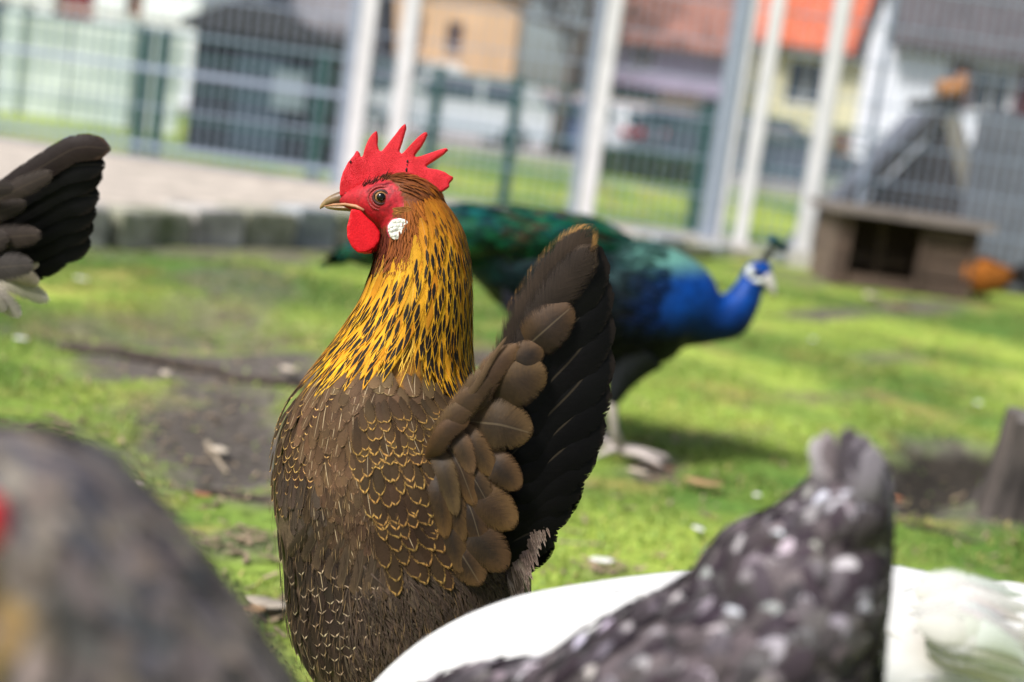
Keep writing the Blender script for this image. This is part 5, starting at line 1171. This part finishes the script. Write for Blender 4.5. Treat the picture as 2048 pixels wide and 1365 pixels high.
for i, (tx, ty, mx_, my_, wd) in enumerate([(183, 488, 60, 520, 78), (188, 455, 60, 480, 80), (194, 425, 60, 450, 82), (200, 392, 60, 415, 82), (206, 352, 60, 385, 78), (211, 330, 70, 355, 66), (222, 299, 90, 318, 56)]):
    a_ = Acc(); d = LD - .03 - .004 * i; path_feather(a_, [px(-110, 600 - i * 10, d + .01), px(-30, (my_ + 580) / 2 - i * 6, d + .004), px(mx_ + 20, my_, d), px(tx - 60, ty + (2 if i < 6 else -4), d), px(tx, ty, d + .004)], wd / FPX * d, (.012, .009, .008) if i < 6 else (.05, .03, .022), (.005, .0045, .005) if i < 6 else (.02, .013, .011), 'tail', 'softlace', .05, 16, .15); a_.build('tail_feather', BLACKF, dk)
for i, (x0_, y0_, x1_, y1_, wd, c) in enumerate([(-60, 440, 108, 345, 52, (.030, .022, .017)), (-80, 470, 55, 405, 46, (.026, .019, .015)), (-90, 500, 86, 470, 58, (.032, .023, .018)), (-90, 560, 70, 530, 66, (.05, .042, .038)), (-100, 540, 20, 470, 60, (.032, .024, .02)), (-70, 400, 30, 375, 44, (.025, .019, .016))]):
    a_ = Acc(); d = LD - .065 - .003 * i; path_feather(a_, [px(x0_, y0_, d + .012), px((x0_ + x1_) / 2, (y0_ + y1_) / 2 - 8, d), px(x1_, y1_, d + .003)], wd / FPX * d, mixc(c, (.10, .08, .065), .3), c, 'round', 'softlace', .05, 12, .2); a_.build('covert_feather', FEATHER, dk)
for i, (x0_, y0_, x1_, y1_, wd, c) in enumerate([(-30, 530, 122, 540, 46, (.50, .44, .32)), (-40, 560, 100, 605, 44, (.62, .57, .46)), (-60, 570, 42, 636, 46, (.55, .50, .42)), (-20, 545, 80, 570, 40, (.42, .36, .26)), (-60, 590, 12, 625, 40, (.4, .36, .3))]):
    a_ = Acc(); d = LD - .03 - .003 * i; path_feather(a_, [px(x0_, y0_, d + .012), px((x0_ + x1_) / 2, (y0_ + y1_) / 2 - 12, d), px(x1_, y1_, d + .003)], wd / FPX * d, c, mixc(c, (.2, .16, .12), .4), 'round', 'softlace', 0, 10, .3); a_.build('fluff_feather', SOFTF, dk)
for x in (-330, -430):
    a = px(x, 860, LD + (.03 if x < -400 else -.02)); leg(dk, a, (a[0], a[1], 0), (-1, .1), 1.15)

# ------------------------------------------------------------------ 6. peacock
pf = gp(1245, 925); PD = depth(pf) + .03
pk = empty('peacock', (pf[0], pf[1], 0), 'blue and green peacock leaning forward behind the brown hen', 'peacock')
PR = [(930, 505, 30, 30), (1000, 525, 68, 75), (1100, 560, 104, 100), (1200, 600, 122, 118), (1290, 612, 124, 118), (1350, 612, 108, 104), (1392, 620, 80, 80), (1428, 636, 53, 55), (1460, 632, 46, 48), (1486, 602, 35, 36), (1501, 572, 28, 28), (1516, 550, 30, 28), (1532, 547, 23, 21), (1543, 553, 9, 9)]
pl = Loft(spine_rings(PR, PD), 160, 80)
COB = (0.001, .048, .26); DBL = (.001, .007, .05); TEAL = (.003, .028, .03); MINT = (.13, .32, .26); BLKB = (.002, .003, .007)
def pcol(p):
    x, y = topx(p); n_ = (rnd.random() - .5) * .15; k = lambda a, b, v: float(np.clip((v - a) / (b - a) + n_, 0, 1))
    base = mixc(TEAL, BLKB, k(545, 625, y)); blue = mixc(COB, mixc(DBL, BLKB, k(1430, 1380, x)), k(600, 690, y) if x > 1400 else k(625, 680, y))
    c = mixc(base, blue, k(1275, 1365, x + (y - 590) * .4)); mint = k(560, 520, y + max(0, 1320 - x) * .35) * k(1432, 1405, x) * k(1215, 1285, x)
    return tuple(q * .82 for q in mixc(c, MINT, mint))
PKM = vcol_mat('iridescent_plumage', rough=0.5, scale=90, var=0.35, spec=0.2, sheen=0.0, metal=0.1, bump=0.4)
pb = fuse('body', [pl.mesh_data()], .005, PKM, pk, pcol, 3)
def palp(P): c = tuple(q * .6 for q in pcol(P)); return c, mixc(c, BLKB, .5)
plumage(pl, 800, (1.2, 4.6), (0, 2 * math.pi), (.02, .03), (.012, .018), palp, math.pi, 'lace', IRIS, 'scale_feathers', pk, 'round', (.0008, .003))
tl = Loft(spine_rings([(1260, 505, 34, 60), (1180, 492, 46, 85), (1080, 482, 54, 100), (950, 476, 58, 108), (860, 480, 54, 100), (790, 490, 42, 80), (735, 500, 26, 55), (705, 506, 10, 25)], PD), 100, 64)
v, f = tl.mesh_data(); tb = fuse('train_base', [(v, f)], .006, PKM, pk, lambda p: (.008, .035, .025), 2)
def palt(P):
    r = rnd.random(); x, y = topx(P)
    if r < .5: return vary((.006, .085, .04), .35), (.003, .028, .02)
    if r < .72: return vary((.03, .034, .014), .3), (.006, .014, .010)
    if r < .88: return (.004, .07, .075), (.002, .016, .028)
    return (.025, .12, .055), (.05, .028, .018)
plumage(tl, 650, (0.2, 6.4), (0, 2 * math.pi), (.05, .09), (.012, .022), palt, 0, 'band', IRIS, 'train_feathers', pk, 'round', (.001, .008), .12)
for i in range(7):
    a_ = Acc(); path_feather(a_, [px(1130 - i * 6, 540 + i * 4, PD - .07), px(1085 - i * 6, 575 + i * 3, PD - .065), px(1052 - i * 5, 600 + i * 4, PD - .06), px(1030 - i * 2, 628 - i * 14, PD - .055)], .03, (.012, .012, .018), (.006, .006, .010), 'tail', 'solid', 0, 8); a_.build('wing_feather', IRIS, pk)
# head: white cheek, dark stripe, beak, crest
hd = px(1512, 548, PD - .02)
MB().sphere(px(1500, 545, PD - .021), (.006, .004, .011), 12, 8).build('cheek_patch', mat('white_face_skin', (0.75, 0.76, 0.72), 0.6, 0.05, 50), pk, True)
MB().sphere(px(1516, 562, PD - .021), (.010, .004, .0045), 12, 8).build('cheek_patch', mat('white_face_skin', (0.75, 0.76, 0.72)), pk, True)
MB().sphere(px(1517, 549, PD - .0215), (.0085, .004, .0045), 12, 8).build('eye_stripe', mat('black_face_feathers', (0.006, 0.008, 0.012), 0.7, 0.2, 50), pk, True)
MB().sphere(px(1514, 549, PD - .0245), .0032, 10, 8).build('eye', mat('black_pupil', (0.003, 0.003, 0.004)), pk, True)
bl = Loft(spine_rings([(1528, 553, 14, 14), (1536, 562, 13, 12), (1544, 576, 9, 8), (1550, 590, 2, 2)], PD - .012), 20, 16); v, f = bl.mesh_data(); mesh('beak', v, f, mat('pale_beak', (0.62, 0.57, 0.54), 0.45, 0.1, 60), pk)
for i in range(9):
    f = i / 8; b_ = px(1520 + 6 * f, 524, PD); t_ = px(1544 + 24 * f, 480 + 16 * f, PD - .012 + .024 * f); c_ = MB().tube([b_, (b_ + t_) / 2 + upv * .002, t_], .0008, 5).build('crest_stalk', mat('crest_shaft', (0.10, 0.10, 0.09), 0.6), pk, True)
    MB().sphere(t_, (.0075, .004, .0075), 10, 7).build('crest_fan', mat('crest_fan_blue', (0.004, 0.05, 0.075), 0.45, 0.2, 90), c_, True)
# legs
th = Loft(spine_rings([(1285, 700, 55, 55), (1262, 728, 42, 42), (1240, 765, 27, 27), (1226, 800, 15, 15), (1222, 812, 8, 8)], PD - .03), 30, 24); v, f = th.mesh_data()
tg = fuse('thigh', [(v, f)], .004, PKM, pk, lambda p: (.010, .011, .014), 2)
def pleg(hx, hy, fx, fy, dpt):
    ft = gp(fx, fy); lg = MB(); hk = px(hx, hy, dpt); m_ = (hk + ft) / 2 - rgt * .003; r_ = .0072
    lg.tube([hk + upv * .02, hk, m_, ft + np.array([0, 0, .012])], [r_ * 1.1, r_ * 1.25, r_, r_ * 1.3], 10)
    for a, l in ((-.2, .075), (.5, .065), (-.95, .06), (2.6, .035)):
        d = np.array([math.cos(a), -math.sin(a), 0]); lg.tube([ft + np.array([0, 0, .011]), ft + d * l * .5 + np.array([0, 0, .013]), ft + d * l + np.array([0, 0, .007]), ft + d * (l + .014)], [r_ * 1.1, r_ * .95, r_ * .75, .001], 8)
    lg.tube([m_ * .6 + ft * .4, m_ * .6 + ft * .4 - rgt * .018 - upv * .004], [r_ * .6, .001], 6)
    lg.build('leg', GREYLEG, pk, True)
pleg(1224, 806, 1240, 915, PD - .03); pleg(1165, 800, 1150, 880, PD + .06)
th = Loft(spine_rings([(1220, 690, 50, 50), (1195, 730, 36, 36), (1172, 775, 22, 22), (1165, 802, 8, 8)], PD + .05), 30, 24); v, f = th.mesh_data(); fuse('thigh', [(v, f)], .004, PKM, pk, lambda p: (.010, .011, .014), 2)

# ------------------------------------------------------------------ 7. far brown hen by the shelter
ff = gp(1955, 606); FD = depth(ff)
fh = empty('bantam_hen', (ff[0], ff[1], 0), 'small orange brown hen with a black neck far back beside the shelter', 'chicken')
FR = [(2048, 548, 6, 6), (2025, 552, 14, 14), (1998, 554, 26, 25), (1966, 552, 36, 34), (1942, 540, 33, 30), (1932, 522, 22, 20), (1928, 505, 16, 15), (1920, 495, 13, 12), (1910, 497, 4, 4)]
fl = Loft(spine_rings(FR, FD), 60, 40); v, f = fl.mesh_data()
def fcol(p):
    x, y = topx(p); return (.02, .014, .012) if (x < 1940 and y < 528) or x > 2012 else (.34, .11, .018)
fuse('body', [(v, f)], .006, BODYM, fh, fcol, 2)
plumage(fl, 160, (1, 4.6), (0, 2 * math.pi), (.03, .04), (.015, .02), lambda P: (fcol(P), mixc(fcol(P), (.1, .04, .01), .4)), math.pi, 'lace', SOFTF, 'body_feathers', fh)
for i in range(5):
    a_ = Acc(); path_feather(a_, [px(2005, 557, FD), px(2035, 556 - i * 3, FD - .01), px(2062, 582 - i * 12, FD)], .05, (.012, .012, .016), (.01, .01, .012), 'tail', 'solid', 0, 6); a_.build('tail_feather', BLACKF, fh)
hen_head(fh, px(1919, 495, FD), nrm(-rgt + .2 * fwd), 1.3, None)
for x in (1950, 1968):
    a = px(x, 590, FD); leg(fh, a, (a[0], a[1], float(gz(np.array([a[0]]), np.array([a[1]]))[0])), (-1, .2), .9, DARKLEG, .0075)

# ================================================================== SMALL THINGS ON THE LAWN
def zg(x, y): return float(gz(np.array([x]), np.array([y]))[0])
STUMP = mat('stump_bark', (0.035, 0.028, 0.025), 0.95, 0.4, 12, c2=(0.10, 0.082, 0.072), stretch=(1, 1, .25), bump=1.0, bscale=40)
sp_ = gp(2040, 1035); st = empty('tree_stump', (sp_[0], sp_[1], 0), 'weathered grey tree stump at the right edge beside the dark hollow', 'stump')
V = []; F = []; nS = 96; zs = np.linspace(-.05, .165, 9)
for k, z in enumerate(zs):
    for j in range(nS):
        t = 2 * math.pi * j / nS; fl_ = 1 + .5 * max(0, (.1 - z)) / .15 * (.5 + .5 * math.cos(5 * t + .8)); r = .075 * (1.12 - .6 * z) * fl_ * (1 + .10 * math.sin(9 * t + 6 * z) + .06 * math.sin(23 * t + 9 * z) + .03 * math.sin(41 * t))
        V.append((sp_[0] + .03 + r * math.cos(t) + .03 * z, sp_[1] + r * math.sin(t), z + (.006 * math.sin(3 * t) if k == 8 else 0)))
for k in range(8):
    for j in range(nS): F.append((k * nS + j, k * nS + (j + 1) % nS, (k + 1) * nS + (j + 1) % nS, (k + 1) * nS + j))
mesh('trunk', V, F, STUMP, st); tp = [V[8 * nS + j] for j in range(nS)]; mesh('cut_face', tp, [tuple(range(nS))], mat('grey_cut_wood', (0.12, 0.105, 0.095), 0.9, 0.4, 30), st, False)

def stick(label, x0_, y0_, x1_, y1_, r, m, wob=.012):
    a = gp(x0_, y0_); b_ = gp(x1_, y1_); pts = []
    for i in range(9):
        f = i / 8; p = a + (b_ - a) * f; p = p + np.array([rnd.gauss(0, wob), rnd.gauss(0, wob), 0]) * (0 < i < 8); pts.append((p[0], p[1], zg(p[0], p[1]) + r * .7))
    o = MB().tube(pts, [r * (1.1 - .5 * i / 8) for i in range(9)], 8).build('fallen_stick', m, None, True); tag(o, label, 'stick', 'sticks on the lawn')
SB1 = mat('dark_stick_bark', (0.06, 0.045, 0.035), 0.95, 0.4, 30, bump=.6, bscale=120); SB2 = mat('pale_stick_bark', (0.30, 0.24, 0.17), 0.9, 0.3, 30)
stick('long dark branch lying on the lawn left of the brown hen', 118, 690, 610, 778, .011, SB1, .02)
stick('dark stick touching the bare soil left of the hen body', 392, 975, 560, 990, .006, SB1, .006)
stick('pale twig on the bare soil left of the hen', 415, 868, 458, 915, .004, SB2, .002)
stick('thin twig in the grass right of the raised speckled tail', 1805, 1052, 1960, 1085, .004, SB1, .006)
stick('straw stalk in the grass between the black tail and the white hen', 1120, 1085, 1215, 1090, .0022, SB2, .002)
LEAFC = {'tan': mat('tan_dry_leaf', (0.42, 0.25, 0.12), 0.8, 0.3, 60), 'brown': mat('brown_dry_leaf', (0.16, 0.085, 0.05), 0.85, 0.3, 60), 'cream': mat('cream_dry_leaf', (0.62, 0.52, 0.40), 0.8, 0.2, 60), 'white': mat('white_petal', (0.80, 0.78, 0.74), 0.7, 0.08, 60), 'rust': mat('rust_dry_leaf', (0.38, 0.14, 0.06), 0.8, 0.3, 60)}
def leafo(x, y, L_, c, label, nm='fallen_leaf'):
    p = gp(x, y); z = zg(p[0], p[1]) + .012; a = rnd.uniform(0, 6.28); V = []; F = []; n = 7; cu = rnd.uniform(.15, .5)
    for i in range(n):
        f = i / (n - 1); hw = L_ * .33 * math.sin(math.pi * (f * .92 + .04)) * (1 + .15 * math.sin(9 * f))
        for u in (-1, 0, 1):
            lx_, ly_ = L_ * (f - .5), u * hw; V.append((p[0] + lx_ * math.cos(a) - ly_ * math.sin(a), p[1] + lx_ * math.sin(a) + ly_ * math.cos(a), z + cu * L_ * ((f - .5) ** 2 * .9) + .25 * hw * abs(u)))
    for i in range(n - 1):
        for u in range(2): k = i * 3 + u; F.append((k, k + 1, k + 4, k + 3))
    o = mesh(nm, V, F, LEAFC[c], None); s_ = o.modifiers.new('s', 'SOLIDIFY'); s_.thickness = .0012; tag(o, label, 'leaf' if nm == 'fallen_leaf' else 'feather', 'dry leaves and bits on the lawn')
leafo(1405, 975, .062, 'tan', 'large tan leaf on the grass below the peacock foot')
leafo(1275, 950, .034, 'cream', 'pale leaf right beside the peacock foot')
leafo(1325, 930, .05, 'brown', 'dark brown leaf just past the peacock toes')
leafo(1800, 967, .03, 'rust', 'rust coloured leaf in the dark hollow')
leafo(1803, 1022, .026, 'tan', 'small tan leaf below the dark hollow, right of the speckled tail')
leafo(530, 1228, .045, 'cream', 'curled cream leaf at the lower left of the brown hen')
leafo(505, 1240, .03, 'tan', 'tan leaf beside the curled cream leaf')
leafo(405, 1000, .022, 'rust', 'rust leaf under the dark stick by the hen body')
leafo(275, 977, .02, 'cream', 'small cream leaf above the blurred grey hen')
leafo(330, 765, .03, 'cream', 'cream leaf beside the long dark branch')
leafo(1745, 470 + 130, .12, 'cream', 'pale leaf heap in front of the timber shelter')
leafo(1800, 615, .11, 'tan', 'tan leaf clump in the grass left of the far hen')
leafo(1740, 800, .03, 'tan', 'tan leaf in the open grass above the speckled tail')
leafo(575, 755, .045, 'cream', 'crumpled pale leaf touching the chest of the brown hen')
leafo(440, 890, .035, 'cream', 'pale bark flake on the bare soil')
leafo(1512, 1000, .018, 'white', 'white bit of down left of the speckled tail', 'down_feather')
leafo(1395, 1066, .022, 'white', 'white bit of down above the white hen', 'down_feather')
leafo(1200, 1150, .03, 'white', 'white down feather between brown hen and white hen', 'down_feather')
leafo(40, 693, .028, 'white', 'white down feather at the far left lawn', 'down_feather')
leafo(1625, 686, .03, 'white', 'white down feather in the grass right of the peacock', 'down_feather')
leafo(163, 572, .036, 'white', 'white down feather on the lawn below the dark tail', 'down_feather')
leafo(1955, 812, .03, 'white', 'white down feather near the right edge above the stump', 'down_feather')
